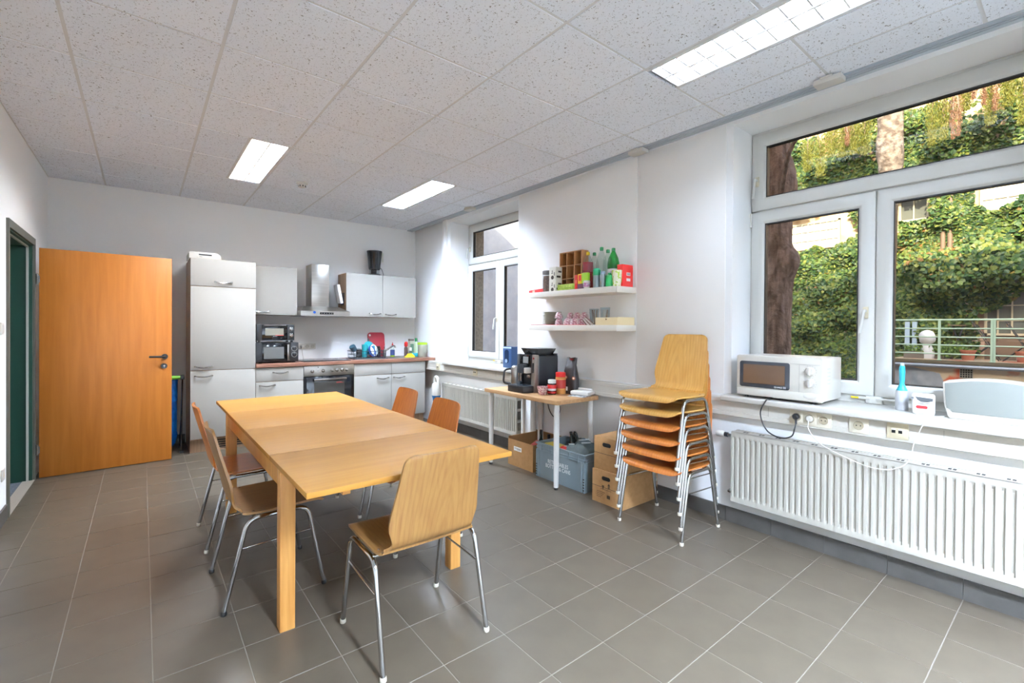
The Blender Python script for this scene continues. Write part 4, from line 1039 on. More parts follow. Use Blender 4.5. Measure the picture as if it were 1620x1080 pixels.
# cup and jars
def cupmesh(r, h): return MB().lathe([(.001, 0), (r*.62, 0), (r*.72, .006), (r, h), (r-.004, h), (r*.66, .01), (r*.0+.001, .008)], n=26)
t = thing('tea_cup', 'white cup with pink rosette pattern at the front edge of the side table', 'cup', (2.775, 3.03, STZ)); obj('cup_bowl', cupmesh(.048, .074), PINKP, t, smooth=True)
bottle('spread_jar', 'chocolate spread jar with white lid and red label on the side table', 'jar', (2.862, 3.0, STZ), [(.001, 0), (.036, 0), (.041, .012), (.041, .03), (.036, .05), (.041, .075), (.041, .09), (.031, .102)], mat('spread_brown', '2e1a12', .15), [(.036, .10), (.037, .128), (.03, .132)], PRINTW, 24, [(.0418, .012, .03, RED), (.0395, .03, .055, PRINTW), (.0418, .055, .088, RED)])
o = bottle('peanut_jar', 'big peanut butter jar with red lid and yellow label', 'jar', (2.955, 2.985, STZ), [(.001, 0), (.043, 0), (.047, .01), (.047, .145), (.041, .155)], PEANUT, [(.045, .153), (.046, .19), (.041, .194)], RED, 28, [(.0476, .045, .135, mat('label_yellow', 'd9b45f', .5))])
obj('red_label', MB().lathe([(.048, .05), (.048, .13)], n=28, cap=False), mat('label_red', 'a5322a', .5), o, smooth=True).scale = (1, 1, 1)
# coffee bag
bgm = MB(); rows = [(0, .062, .042), (.02, .066, .045), (.13, .066, .043), (.21, .06, .036), (.26, .05, .02), (.29, .055, .008), (.318, .052, .004)]
n = 28; vs = []
for i, (z, a_, b_) in enumerate(rows):
    for k in range(n):
        an = 2*PI*k/n; c_, s_ = math.cos(an), math.sin(an); e = .55
        vs.append((b_*math.copysign(abs(s_)**e, s_)+.012*math.sin(z*22)*(z > .2), a_*math.copysign(abs(c_)**e, c_)*(1+.03*math.sin(i*2+k)), z+(.012*math.sin(k*.9) if i == 6 else 0)))
bgm.add(vs, [(i*n+k, i*n+(k+1) % n, (i+1)*n+(k+1) % n, (i+1)*n+k) for i in range(len(rows)-1) for k in range(n)]+[tuple(range(n))[::-1], tuple(range(6*n, 7*n))])
t = thing('coffee_bag', 'tall dark brown coffee bean bag with crimped top on the side table', 'coffee bag', (3.04, 2.93, STZ), math.radians(14))
obj('bag_body', bgm, mat('bag_dark', '2a2423', .4, bump=(14, .6, .01)), t, smooth=True, ang=70)
for y, z in ((.035, .15), (-.045, .145)): obj('round_emblem', MB().lathe([(.016, 0), (.016, -.002)], (-.043, y, z), 18, axis='x'), mat('emblem_orange', 'b0613c', .5) if 'emblem_orange' not in MATS else MATS['emblem_orange'], t); obj('emblem_centre', MB().lathe([(.009, 0), (.009, -.003)], (-.0435, y, z), 14, axis='x'), CREAM, t)
obj('print_mark', MB().box(-.047, -.044, .015, .04, .03, .065), PRINTW, t); obj('red_tie', MB().box(-.012, .012, -.012, .014, .305, .318), REDD, t)
# napkins / notes
t = thing('napkin_pack', 'flat white pack with papers at the wall end of the side table', 'napkins', (3.02, 2.80, STZ), math.radians(15))
obj('pack', MB().box(-.05, .085, -.10, .08, .006, .042), PAPER, t, bevel=.012); obj('roll_top', MB().tube([(.04, -.09, .05), (.06, .05, .05)], .012, 10), PAPER, t, smooth=True)
obj('leaflet', MB().box(-.11, .03, -.09, .07, 0, .004), mat('leaflet_print', 'c9ccd0', .6, noise=(40, '7f868e', .42, .5)), t)

# ================================================================== BOXES UNDER THE SIDE TABLE
t = thing('cardboard_box', 'open cardboard box with white label left of the grey crate', 'box', (2.995, 3.375, 0))
ob = MB(); hx, hy, hh = .185, .185, .25; w = .005
ob.box(-hx, -hx+w, -hy, hy, 0, hh); ob.box(hx-w, hx, -hy, hy, 0, hh+.035); ob.box(-hx+w, hx-w, hy-w, hy, 0, hh+.02); ob.box(-hx+w, hx-w, -hy, -hy+w, 0, hh); ob.box(-hx+w, hx-w, -hy+w, hy-w, 0, .006)
obj('box_body', ob, CARD, t); obj('inner_lining', MB().box(hx-w-.001, hx-w, -hy+w, hy-w, .006, hh+.03).box(-hx+w, hx-w, hy-w-.001, hy-w, .006, hh+.018), CARD_IN, t)
obj('label', MB().box(-hx-.001, -hx, -.02, .095, .15, .19), PAPER, t); obj('label_text', MB().box(-hx-.0015, -hx-.001, -.01, .085, .172, .176).box(-hx-.0015, -hx-.001, -.01, .05, .162, .166), INK, t)
tag(obj('red_pack', MB().box(-.07, .07, -.09, .06, 0, .05), mat('red_wrap', 'a3342b', .35), loc=(3.0, 3.33, .165), rot=(.1, -.2, .3), bevel=.01), 'red wrapped pack lying in the open cardboard box', 'pack')
tag(obj('brown_pack', MB().box(-.1, .1, -.1, .1, 0, .155), mat('brown_wrap', '6b4a2c', .6), loc=(3.0, 3.36, .007), bevel=.008), 'brown pack at the bottom of the open cardboard box', 'pack')
for (x, y, h, lab) in ((3.05, 3.235, .30, 'dark bottle neck at the near corner of the open cardboard box'), (3.10, 3.40, .31, 'dark bottle in the open cardboard box against the wall')):
    bottle('dark_bottle', lab, 'bottle', (x, y, .006), [(.001, 0), (.035, 0), (.037, .01), (.037, h*.55), (.014, h*.75), (.013, h)], mat('wine_glass%d' % int(h*100), '15201a', .1), [(.015, h-.04), (.015, h+.004), (.01, h+.006)], BLACK, label_band=None)
# grey euro crate
t = thing('plastic_crate', 'grey plastic euro crate with white lettering under the side table', 'crate', (2.965, 2.815, 0), -PI/2)
hx, hy, hh = .297, .195, .308; w = .006; cr = MB()
cr.box(-hx+.012, hx-.012, -hy+.010, -hy+.016, .01, hh-.06); cr.box(-hx+.012, hx-.012, hy-.016, hy-.010, .01, hh-.06); cr.box(-hx+.01, -hx+.016, -hy+.012, hy-.012, .01, hh-.06); cr.box(hx-.016, hx-.01, -hy+.012, hy-.012, .01, hh-.06); cr.box(-hx+.01, hx-.01, -hy+.01, hy-.01, 0, .012)
obj('crate_body', cr, CRATE, t)
for z, e, hgt in ((hh-.012, 0, .012), (hh-.045, .003, .008), (hh-.068, .004, .008)):
    rg_ = MB(); rg_.box(-hx+e, hx-e, -hy+e, -hy+.02, z, z+hgt); rg_.box(-hx+e, hx-e, hy-.02, hy-e, z, z+hgt); rg_.box(-hx+e, -hx+.02, -hy+.02, hy-.02, z, z+hgt); rg_.box(hx-.02, hx-e, -hy+.02, hy-.02, z, z+hgt)
    obj('rim', rg_, CRATE, t, bevel=.002)
bd = MB(); bd.box(-hx+.014, hx-.014, -hy+.008, -hy+.02, hh-.06, hh-.008); bd.box(-hx+.014, hx-.014, hy-.02, hy-.008, hh-.06, hh-.008); bd.box(-hx+.008, -hx+.02, -hy+.02, hy-.02, hh-.06, hh-.008); bd.box(hx-.02, hx-.008, -hy+.02, hy-.02, hh-.06, hh-.008)
obj('upper_band', bd, CRATE, t)
for x in [-.22+k*.11 for k in range(5)]: obj('rim_rib', MB().box(x-.004, x+.004, -hy+.001, -hy+.01, hh-.068, hh-.004), CRATE, t)
for sx in (-1, 1):
    cp = MB()
    for q in (0, .028): cp.box(sx*(hx-.004-q), sx*(hx-.022-q), -hy+.003, -hy+.018, .004, hh-.06)
    for q in (0, .028): cp.box(sx*(hx-.003), sx*(hx-.016), -hy+.004+q, -hy+.022+q, .004, hh-.06)
    obj('corner_post', cp, CRATE, t, bevel=.002)
    hl = MB()
    for k in range(5): hl.box(sx*(hx-.006), sx*(hx-.02), -hy+.0018, -hy+.003, .02+k*.022, .03+k*.022)
    obj('post_holes', hl, RAD_D, t)
text('RETURNABLES\nBOTTLES & CANS', .047, PRINTW, t, (-.02, -hy+.0095, .145), FACE_Y, sx=.82)
sh = MB(); rows = []
n = 9; vs = []
rg = random.Random(5)
for i in range(n):
    for j in range(n):
        u, v = i/(n-1), j/(n-1); vs.append((-.02+.27*u, -.15+.30*v, .24+.13*math.sin(PI*u)**.5*math.sin(PI*v)**.5+.03*rg.uniform(-1, 1)*(0 < i < n-1 and 0 < j < n-1)))
sh.add(vs, [(i*n+j, (i+1)*n+j, (i+1)*n+j+1, i*n+j+1) for i in range(n-1) for j in range(n-1)])
sh.add([(-.02, -.15, .02), (.25, -.15, .02), (.25, .15, .02), (-.02, .15, .02), (-.02, -.15, .24), (.25, -.15, .24), (.25, .15, .24), (-.02, .15, .24)], [(3,2,1,0),(0,1,5,4),(1,2,6,5),(2,3,7,6),(3,0,4,7)])
t2 = thing('carrier_bag', 'dark grey green bag with white print stuffed in the grey crate', 'bag', (2.965, 2.815, 0), -PI/2)
obj('bag_body', sh, mat('bag_grey_green', '4f5a5a', .6, bump=(12, .8, .02)), t2, smooth=True, ang=60)
bp_ = MB()
for (x, y, a_, l) in ((.02, -.10, .6, .07), (.05, -.09, .9, .05), (.13, -.02, 1.2, .10), (.17, -.04, 1.0, .08)): bp_.xf(Matrix()) ; bp_.add([tuple(Matrix.Rotation(a_, 3, 'Z') @ Vector(q)+Vector((x, y, .252+.13*math.sqrt(max(0, math.sin(PI*(x+.02)/.27)*math.sin(PI*(y+.15)/.3)))))) for q in [(-l/2, -.006, 0), (l/2, -.006, 0), (l/2, .006, 0), (-l/2, .006, 0), (-l/2, -.006, .004), (l/2, -.006, .004), (l/2, .006, .004), (-l/2, .006, .004)]], [(3,2,1,0),(4,5,6,7),(0,1,5,4),(1,2,6,5),(2,3,7,6),(3,0,4,7)])
obj('white_print', bp_, PRINTW, t2)
rb = MB().lathe([(.001, -.055), (.03, -.046), (.05, -.02), (.055, 0), (.05, .02), (.03, .046), (.001, .055)], n=20)
t3 = tag(obj('red_ball_pack', rb, RED, loc=(2.855, 2.83, .262), smooth=True), 'round red wrapped pack in the grey crate behind the table leg', 'pack'); obj('print_patch', MB().lathe([(.022, .0), (.02, .006)], (-.052, .0, .018), 14, axis='x'), mat('patch_orange', 'd98a4a', .5), t3)
tag(obj('yellow_pack', MB().box(-.09, .07, -.10, .10, 0, .03), mat('yellow_pack', 'b9a23c', .5), loc=(2.93, 2.98, .25), rot=(.15, .1, .2), bevel=.008), 'yellow flat pack lying in the grey crate', 'pack')
tag(obj('crate_filling', MB().box(-.17, .17, -.28, .28, 0, .20), mat('filling_dark', '3e4240', .8), loc=(2.965, 2.815, .014), bevel=.02), 'dark pile of bags filling the grey crate', 'bags', kind='stuff')
for i, (x, y, rx, ry) in enumerate(((3.10, 3.0, .5, .25), (3.08, 2.93, -.6, .3), (3.11, 2.86, -.9, .1))):
    o = bottle('black_bottle', ['upright black bottle leaning at the wall in the grey crate', 'black bottle tilted to the left in the grey crate', 'black bottle tilted to the right in the grey crate'][i], 'bottle', (x, y, .19), [(.001, 0), (.03, 0), (.032, .01), (.032, .09), (.012, .15), (.012, .19)], MATS['wine_glass30'], [(.014, .17), (.014, .195), (.01, .197)], BLACK, grp='bottles at the back of the crate'); o.rotation_euler = (rx*.5, ry*.3, 0)
# two archive boxes
def archive(x0, x1, y0, y1, z0, h, label, printed):
    t = thing('archive_box', label, 'box', ((x0+x1)/2, (y0+y1)/2, z0), -PI/2, group=None)
    w, d = (y1-y0)/2, (x1-x0)/2
    obj('box_body', MB().box(-w, w, -d, d, 0, h), CARD, t, bevel=.002)
    obj('flap_seam', MB().box(-w, w, -d-.0006, -d, h*.5-.0015, h*.5+.0015), INK, t)
    obj('hand_hole', MB().prism(rrect(-.01-.04, .04-.01, h*.72, h*.72+.03, .0149, 5), 'y', -d-.0012, -d), DARK, t)
    if printed:
        pm_ = MB()
        pm_.prism([(-.05, .20-.06), (-.025, .20-.06), (-.0375, .155-.05)], 'y', -d-.001, -d); pm_.box(.01, .016, -d-.001, -d, .125, .15); pm_.box(.02, .026, -d-.001, -d, .125, .15); pm_.prism([(.006, .15), (.03, .15), (.018, .165)], 'y', -d-.001, -d)
        for q, l in ((.128-.012, .1),): pm_.box(-.06, .04, -d-.001, -d, q-.006, q-.003)
        for k in range(4): pm_.box(-.10, -.02-.012*k, -d-.001, -d, .085-.013*k, .088-.013*k)
        pm_.box(-.0, .03, -d-.001, -d, .05, .075)
        obj('printed_marks', pm_, mat('box_print', '4f3e2a', .8), t)
    return t
archive(2.735, 3.17, 2.115, 2.405, 0, .25, 'lower brown archive box on the floor beside the grey crate', True)
archive(2.75, 3.16, 2.135, 2.402, .25, .25, 'upper brown archive box stacked on the printed one', False)
# hand vacuum at the far radiator
t = thing('hand_vacuum', 'white and blue hand vacuum standing upright by the far radiator', 'hand vacuum', (2.98, 5.29, .0), -PI/2)
m = MB(); m.tube(fillet([(-.03, 0, .56), (-.045, 0, .66), (0, 0, .70), (.045, 0, .66), (.045, 0, .55)], .035, 6), [.018]*1+[.02]*19+[.022]*2 if False else .019, 12); obj('grip_loop', m, BONE, t, smooth=True)
obj('motor_body', MB().lathe([(.045, .40), (.06, .46), (.062, .55), (.05, .60), (.02, .62)], n=22), BONE, t, smooth=True)
obj('dust_bin', MB().lathe([(.018, .22), (.03, .30), (.045, .40), (.058, .45), (.058, .455)], n=22), mat('vac_blue', '2e6a9c', .2), t, smooth=True)
obj('stand', MB().lathe([(.07, 0), (.07, .015), (.015, .03), (.015, .24), (.001, .24)], n=18), BLACK, t, smooth=True)
# ================================================================== WALL SHELVES
def shelf(z, label):
    m = MB().box(2.935, 3.186, 2.342, 3.412, z-.05, z)
    return tag(obj('wall_shelf', m, mat('shelf_white', 'ece7dc', .45) if 'shelf_white' not in MATS else MATS['shelf_white'], bevel=.002), label, 'shelf', 'floating wall shelves')
S1, S2 = 1.672, 1.360
shelf(S1, 'upper white floating shelf on the wall between the windows'); shelf(S2, 'lower white floating shelf on the wall between the windows')
# --- upper shelf, left to right
t = thing('chocolate_box', 'flat red box overhanging the left end of the upper shelf', 'box', (3.05, 3.36, S1), math.radians(-14))
obj('box_body', MB().box(-.06, .06, -.15, .15, 0, .034), RED, t, bevel=.002); obj('print_patch', MB().box(-.0608, -.06, .02, .07, .005, .028), mat('patch_gold', 'cdb79a', .5), t)
t = thing('storage_jar', 'glass storage jar with grey lid and brown contents on the upper shelf', 'jar', (3.0, 3.205, S1))
obj('content', MB().lathe([(.001, .004), (.048, .004), (.05, .10), (.046, .15), (.001, .155)], n=20), BROWNJ, t, smooth=True); obj('jar_body', MB().lathe([(.054, .0), (.056, .01), (.056, .165), (.05, .17)], n=24), GLASSWARE, t, smooth=True); obj('lid', MB().lathe([(.056, .168), (.057, .195), (.05, .20)], n=24), mat('lid_grey', '6e6a66', .4), t, smooth=True)
t = thing('brown_packet', 'dark brown packet behind the storage jar on the upper shelf', 'packet', (3.08, 3.16, S1)); obj('packet_body', MB().box(-.03, .03, -.04, .04, 0, .19), mat('packet_brown', '5d3a30', .6), t, bevel=.006); obj('red_fold', MB().prism([(-.035, .18), (.03, .18), (.02, .215), (-.02, .205)], 'x', -.02, .02), mat('fold_red', '8c3b30', .5), t)
for i in (0, 1):
    t = thing('gift_box', ['lower white box with black motif left on the upper shelf', 'upper white box with black motif stacked left on the upper shelf'][i], 'box', (2.985, 3.092, S1+.111*i), 0, 'white motif boxes')
    obj('box_body', MB().box(-.04, .04, -.045, .045, 0, .11), CREAM, t, bevel=.003)
    obj('motif', MB().lathe([(.018, 0), (.018, -.001)], (-.04, .0, .014), 18, axis='x').box(-.041, -.04, -.004, .014, .05, .056).box(-.041, -.04, .0, .006, .06, .08).box(-.041, -.04, -.03, -.022, .03, .06), mat('motif_brown', '3f352b', .6) if 'motif_brown' not in MATS else MATS['motif_brown'], t)
    obj('side_motif', MB().box(-.03, .02, -.0456, -.045, .012, .03).box(-.01, .03, -.0456, -.045, .06, .075), MATS['motif_brown'], t)
# wooden pigeonhole box
OW = wood('organiser_wood', 'b07a4e', '94602f', (8, 8, 1), .5); OWE = mat('organiser_edge', 'c9986a', .6)
t = thing('wooden_organiser', 'wooden organiser with nine compartments standing upright on the upper shelf', 'organiser', (3.07, 2.985, S1), -PI/2)
w, hh, dp = .142, .365, .085
pm_ = MB()
obj('back_panel', MB().box(-w, w, dp-.006, dp, 0, hh), OW, t)
for x in (-w, w-.008): obj('side_panel', MB().box(x, x+.008, 0, dp-.006, 0, hh), OW, t)
for z in (0, hh-.008): obj('end_panel', MB().box(-w+.008, w-.008, 0, dp-.006, z, z+.008), OW, t)
for x in (-.051, .045): obj('divider', MB().box(x, x+.006, .002, dp-.006, .008, hh-.008), OW, t)
for z in (.115, .235):
    for xa, xb in ((-w+.008, -.051), (-.045, .045), (.051, w-.008)): obj('compartment_shelf', MB().box(xa, xb, .002, dp-.006, z, z+.006), OW, t)
eg = MB()
for x in (-w, -.051, .045, w-.008): eg.box(x, x+(.006 if abs(x) < .1 else .008), -.0008, .002, 0, hh)
for z in (0, .115, .235, hh-.008): eg.box(-w, w, -.0008, .002, z, z+(.006 if .1 < z < .3 else .008))
obj('front_edges', eg, OWE, t)
t = thing('green_box', 'low pale green box in front of the wooden organiser', 'box', (2.99, 2.93, S1)); obj('box_body', MB().box(-.03, .03, -.112, .112, 0, .055), LIMEP, t, bevel=.002); obj('print_line', MB().box(-.0308, -.03, -.06, .09, .018, .024).box(-.0308, -.03, .0, .10, .034, .039), mat('print_olive', '7f9c34', .6), t)
PETC = [(.001, 0), (.036, 0), (.043, .012), (.043, .10), (.038, .125), (.043, .15), (.043, .20), (.036, .24), (.018, .285), (.0135, .295), (.0135, .312)]
def pet(label, loc, m, capm, grp, h=1.0, r=1.0, bands=None):
    return bottle('plastic_bottle', label, 'bottle', loc, [(a*r, b*h) for a, b in PETC], m, [(.0155, .297*h), (.0155, .32*h), (.012, .324*h)], capm, 24, bands, grp)
o = pet('juice bottle with yellow cap and dark red label on the upper shelf', (3.03, 2.735, S1), CLEARB, YEL, 'bottles on the upper shelf', 1.0, 1.12, [(.0445, .152, .232, mat('label_darkred', '8e1626', .5))])
obj('juice', MB().lathe([(.001, .003), (.039, .005), (.0465, .016), (.0465, .10), (.041, .125), (.045, .148), (.001, .15)], n=24), mat('juice_red', '9c1b2a', .2), o, smooth=True)
t = thing('lime_pack', 'lime green and yellow pack standing before the juice bottle', 'packet', (2.965, 2.70, S1)); obj('pack_body', MB().box(-.014, .014, -.035, .035, 0, .135), LIME, t, bevel=.003); obj('dark_base', MB().box(-.0146, .0, -.0352, .0352, 0, .045), mat('pack_plum', '5a2d45', .5), t)
t = thing('yellow_red_pack', 'narrow yellow and red packet on the upper shelf beside the red one', 'packet', (2.965, 2.762, S1)); obj('pack_body', MB().box(-.012, .012, -.022, .022, 0, .13), YEL, t, bevel=.003); obj('red_print', MB().box(-.0126, -.01, -.018, .012, .07, .12), RED, t); obj('dark_base', MB().box(-.0127, -.01, -.0222, .0222, 0, .045), MATS['pack_plum'], t)
t = thing('red_packet', 'narrow bright red packet right of the pale green box', 'packet', (2.965, 2.802, S1)); obj('pack_body', MB().box(-.015, .015, -.016, .016, 0, .125), RED, t, bevel=.003); obj('print_patch', MB().box(-.0156, -.01, -.01, .01, .05, .08), mat('patch_salmon', 'd9705e', .5), t)
bottle('yoghurt_cup', 'small white cup with purple print at the front edge of the upper shelf', 'cup', (2.958, 2.683, S1), [(.001, 0), (.024, 0), (.03, .05), (.03, .058)], CREAM, [(.031, .058), (.024, .066), (.001, .068)], PRINTW, 20, [(.0298, .012, .046, mat('purple_print', 'c06a96', .5, noise=(60, 'd9dfe8', .4, .55)))])
o = pet('clear bottle with dark green cap and yellow label behind the lime pack', (3.09, 2.715, S1), CLEARB, GREENC, 'bottles on the upper shelf', 1.0, 1.0, [(.0438, .06, .15, mat('label_yelgreen', 'b9c034', .5))])
pet('tallest clear bottle with dark green cap in the bottle row', (3.02, 2.575, S1), CLEARB, GREENC, 'bottles on the upper shelf', 1.06, 1.0)
pet('clear bottle with dark green cap behind the tallest clear one', (3.09, 2.565, S1), CLEARB, GREENC, 'bottles on the upper shelf', 1.02, 1.0)
pet('green tinted bottle with white label at the right of the bottle row', (3.04, 2.465, S1), GREENB, GREENC, 'bottles on the upper shelf', 1.0, 1.12, [(.0488, .105, .15, PRINTW), (.0475, .0, .1, mat('label_deepgreen', '1f8a4c', .35))])
bottle('spray_can', 'grey can with teal green top before the clear bottles', 'can', (2.962, 2.575, S1), [(.001, 0), (.030, 0), (.031, .005), (.031, .10), (.026, .104)], mat('can_grey', '8b9998', .35, metal=.3), [(.030, .095), (.031, .145), (.022, .158), (.001, .16)], mat('teal_green', '178f5c', .4), 22, capname='lid')
bottle('small_can', 'small silver can right of the grey can with teal top', 'can', (2.958, 2.507, S1), [(.001, 0), (.022, 0), (.024, .006), (.024, .10), (.02, .106)], mat('can_silver', '8a9190', .3, metal=.5), [(.021, .104), (.021, .125), (.015, .13)], mat('can_blue', '9fb0c6', .4), 20)
bottle('spray_bottle', 'green spray bottle with white trigger on the upper shelf', 'bottle', (2.968, 2.445, S1), [(.001, 0), (.03, 0), (.032, .006), (.032, .09), (.014, .10), (.012, .115)], mat('spray_green', '1c9a4a', .25), [(.014, .112), (.014, .13), (.008, .132)], PRINTW, 20)
t = thing('paper_cup', 'pale cup with lime green circles at the right of the upper shelf', 'cup', (2.985, 2.385, S1)); obj('cup_body', MB().lathe([(.001, 0), (.031, 0), (.042, .128), (.040, .128), (.030, .004), (.001, .004)], n=26), mat('cup_circles', 'f0f0d6', .5, noise=(42, 'b3cf3e', .40, .46)), t, smooth=True)
t = thing('red_carton', 'tall red carton at the right end of the upper shelf', 'carton', (3.06, 2.375, S1)); obj('box_body', MB().box(-.05, .085, -.028, .028, 0, .178), RED, t, bevel=.002); obj('barcode_label', MB().box(.0, .05, -.0288, -.028, .09, .115).box(.0, .05, -.0288, -.028, .045, .068), PRINTW, t); bc = MB()
for k in range(9): bc.box(.004+k*.005, .0062+k*.005, -.0292, -.0288, .093, .112)
obj('barcode_bars', bc, INK, t)
obj('green_print', MB().box(-.0508, -.05, -.02, .02, .03, .08), mat('print_yelgreen', '8fa12c', .5), t)
# --- lower shelf
bm_ = MB().box(2.945, 3.06, 2.70, 3.39, 0, .004)
tag(obj('red_napkin', bm_, mat('napkin_red', 'c0262b', .8), loc=(0, 0, S2)), 'red paper runner under the plates and cups on the lower shelf', 'napkin')
for i in range(9):
    r = .093
    t = tag(obj('side_plate', MB().lathe([(.001, 0), (r*.6, 0), (r*.64, .003), (r, .011), (r, .0135), (r*.62, .0058), (.001, .0045)], n=36), PLATE, loc=(3.05, 3.205, S2+.0055+.0132*i), smooth=True), 'grey green plate, %s of the pile of nine on the lower shelf' % ['bottom', 'second from bottom', 'third from bottom', 'fourth from bottom', 'middle', 'fourth from top', 'third from top', 'second from top', 'topmost'][i], 'plate', 'pile of plates')
def pcup(y, x, z, label):
    t = thing('espresso_cup', label, 'cup', (x, y, z), 0, 'pink patterned cups'); obj('cup_bowl', cm('cup_bowl', lambda: MB().lathe([(.038, 0), (.034, .028), (.022, .05), (.016, .056), (.001, .057), (.001, .05), (.02, .045), (.034, .0)], n=22), PINKP, smooth=True), None, t)
pcup(3.045, 2.985, S2+.0045, 'pink patterned cup upside down right beside the plates, lower of two'); pcup(3.045, 2.985, S2+.062, 'pink patterned cup stacked on another beside the plates')
pcup(2.93, 2.98, S2+.0045, 'left single pink patterned cup at the front of the lower shelf'); pcup(2.845, 2.98, S2+.0045, 'right single pink patterned cup at the front of the lower shelf')
for k in range(4): pcup(3.02-.085*k, 3.075, S2+.001+(.0035 if k < 0 else 0), ['first', 'second', 'third', 'fourth'][k]+' pink patterned cup from the left in the back row')
for k in range(3): pcup(2.985-.085*k, 3.075, S2+.0585, ['left', 'middle', 'right'][k]+' pink patterned cup on top of the back row')
t = thing('serving_glass', 'clear tumbler holding wooden sticks and sachets on the lower shelf', 'glass', (3.03, 2.66, S2)); obj('glass_body', MB().lathe([(.001, 0), (.034, 0), (.042, .14), (.0405, .14), (.033, .004), (.001, .004)], n=24), GLASSWARE, t, smooth=True)
t = thing('serving_glass', 'second clear tumbler with brown sticks behind the wooden box', 'glass', (3.06, 2.565, S2)); obj('glass_body', MB().lathe([(.001, 0), (.034, 0), (.042, .15), (.0405, .15), (.033, .004), (.001, .004)], n=24), GLASSWARE, t, smooth=True)
rg = random.Random(11)
SM = [mat('stick_brown', '6f4c36', .7), mat('stick_tan', 'b5977c', .7), mat('stick_white', 'e2ddd4', .7)]
for k in range(22):
    g0 = (3.03, 2.66) if k < 13 else (3.06, 2.565); a_ = rg.uniform(0, 2*PI); tilt = rg.uniform(.03, .17)
    s_ = MB().box(-.004, .004, -.0015, .0015, 0, .125)
    cn = ('brown', 'tan', 'white')[k % 3]; tag(obj('stir_stick', s_, SM[k % 3], loc=(g0[0]+.012*math.cos(a_), g0[1]+.012*math.sin(a_), S2+.006), rot=(tilt*math.sin(a_)*-1, tilt*math.cos(a_), a_)), '%s stirring stick standing in the %s tumbler on the lower shelf' % (cn, 'front' if k < 13 else 'rear'), 'stick', '%s sticks in the %s tumbler' % (cn, 'front' if k < 13 else 'rear'))
for k in range(7):
    o = tag(obj('sugar_sachet', MB().box(-.0035, .0035, -.05, .05, 0, .004), SM[2 if k % 3 else 0], loc=(2.962+.004*(k % 2), 2.70-.008*k, S2+.012+.008*k*.5), rot=(math.radians(38), 0, math.radians(4*k-12)), bevel=.001), '%s paper sachet leaning in the loose pile left of the wooden box' % ('white' if k % 3 else 'brown'), 'sachet', '%s sachets on the lower shelf' % ('white' if k % 3 else 'brown'))
t = thing('wooden_box', 'low pale wooden box with a finger hole at the right end of the lower shelf', 'box', (3.06, 2.462, S2), -PI/2); wl_ = mat('pale_wood', 'ead6a8', .55)
obj('front_panel', MB().box(-.115, .115, -.11, -.103, 0, .062), wl_, t, bevel=.001)
for x in (-.115, .108): obj('side_panel', MB().box(x, x+.007, -.103, .103, 0, .064), wl_, t, bevel=.001)
obj('back_panel', MB().box(-.115, .115, .103, .11, 0, .062), wl_, t); obj('base_panel', MB().box(-.108, .108, -.103, .103, 0, .005), wl_, t)
obj('finger_hole', MB().cyl((0, -.1098, .047), .007, -.0012, 14, axis='y'), mat('hole_brown', '7c6033', .8), t)

# ================================================================== THINGS ON THE NEAR SILL
SZ = .886
t = thing('microwave', 'white microwave with two dials standing on the near window sill', 'microwave', (3.105, 1.222, SZ), -PI/2)
bd_ = MB().box(-.247, .247, .02, .335, .018, .277); obj('body', bd_, BONE, t, bevel=.006)
fa = MB(); fa.prism([(-.25, .016), (.25, .016), (.25, .272), (.24, .279), (-.24, .279), (-.25, .272)], 'y', 0, .02); obj('front_frame', fa, CREAMP, t, bevel=.005)
d = obj('door_glass', MB().prism(rrect(-.228, .075, .072, .240, .014), 'y', -.004, .0), mat('door_grey', '33353a', .1), t, bevel=.002)
obj('window', MB().prism(rrect(-.205, .048, .098, .220, .004), 'y', -.0048, -.004), mat('window_brown', '5a4433', .06), d)
text('QUARZ', .014, PRINTW, d, (.01, -.0052, .084), FACE_Y, depth=.0002)
obj('display_badge', MB().box(.038, .055, -.0052, -.0045, .079, .092), mat('badge_grey', '8a8c90', .5), d)
lip = MB(); lip.prism([(-.245, .06), (.245, .068), (.245, .02), (-.245, .02)], 'y', -.003, .002); obj('lower_lip', lip, CREAMP, t, bevel=.002)
obj('panel_seam', MB().box(.1255, .1268, -.0008, .0, .02, .235), mat('seam_grey', '8f8b83', .7), t); obj('upper_seam', MB().box(.075, .236, -.0008, 0, .2365, .238), MATS['seam_grey'], t)
for z in (.198, .128):
    k = MB(); k.lathe([(.027, 0), (.0265, -.004), (.021, -.012), (.020, -.014)], (.184, 0, z), 26, axis='y'); k.prism([(.177, -.012), (.191, -.012), (.1885, -.026), (.1795, -.026)], 'z', z-.022, z+.022); obj('dial', k, BONE, t, smooth=True)
    tk = MB()
    for q in range(12):
        an = math.radians(-60+q*25); tk.box(.184+.034*math.cos(an)-.0012, .184+.034*math.cos(an)+.0012, -.0007, 0, z+.034*math.sin(an)-.0012, z+.034*math.sin(an)+.0012)
    obj('dial_marks', tk, MATS['seam_grey'], t)
ob_ = MB(); n = 26; ob_.prism([(.186+.037*math.cos(2*PI*k/n), .052+.019*math.sin(2*PI*k/n)) for k in range(n)], 'y', -.006, 0); obj('open_button', ob_, BONE, t, bevel=.002)
for x in (-.2, .19):
    for y in (.04, .30): obj('foot', MB().cyl((x, y, 0), .011, .018, 12), BLACK, t, smooth=True)
vt = MB()
for q in range(5): vt.box(.2468, .2474, .09, .14, .12+q*.022, .128+q*.022)
obj('side_vents', vt, mat('vent_light', 'c4c0b7', .6), t)
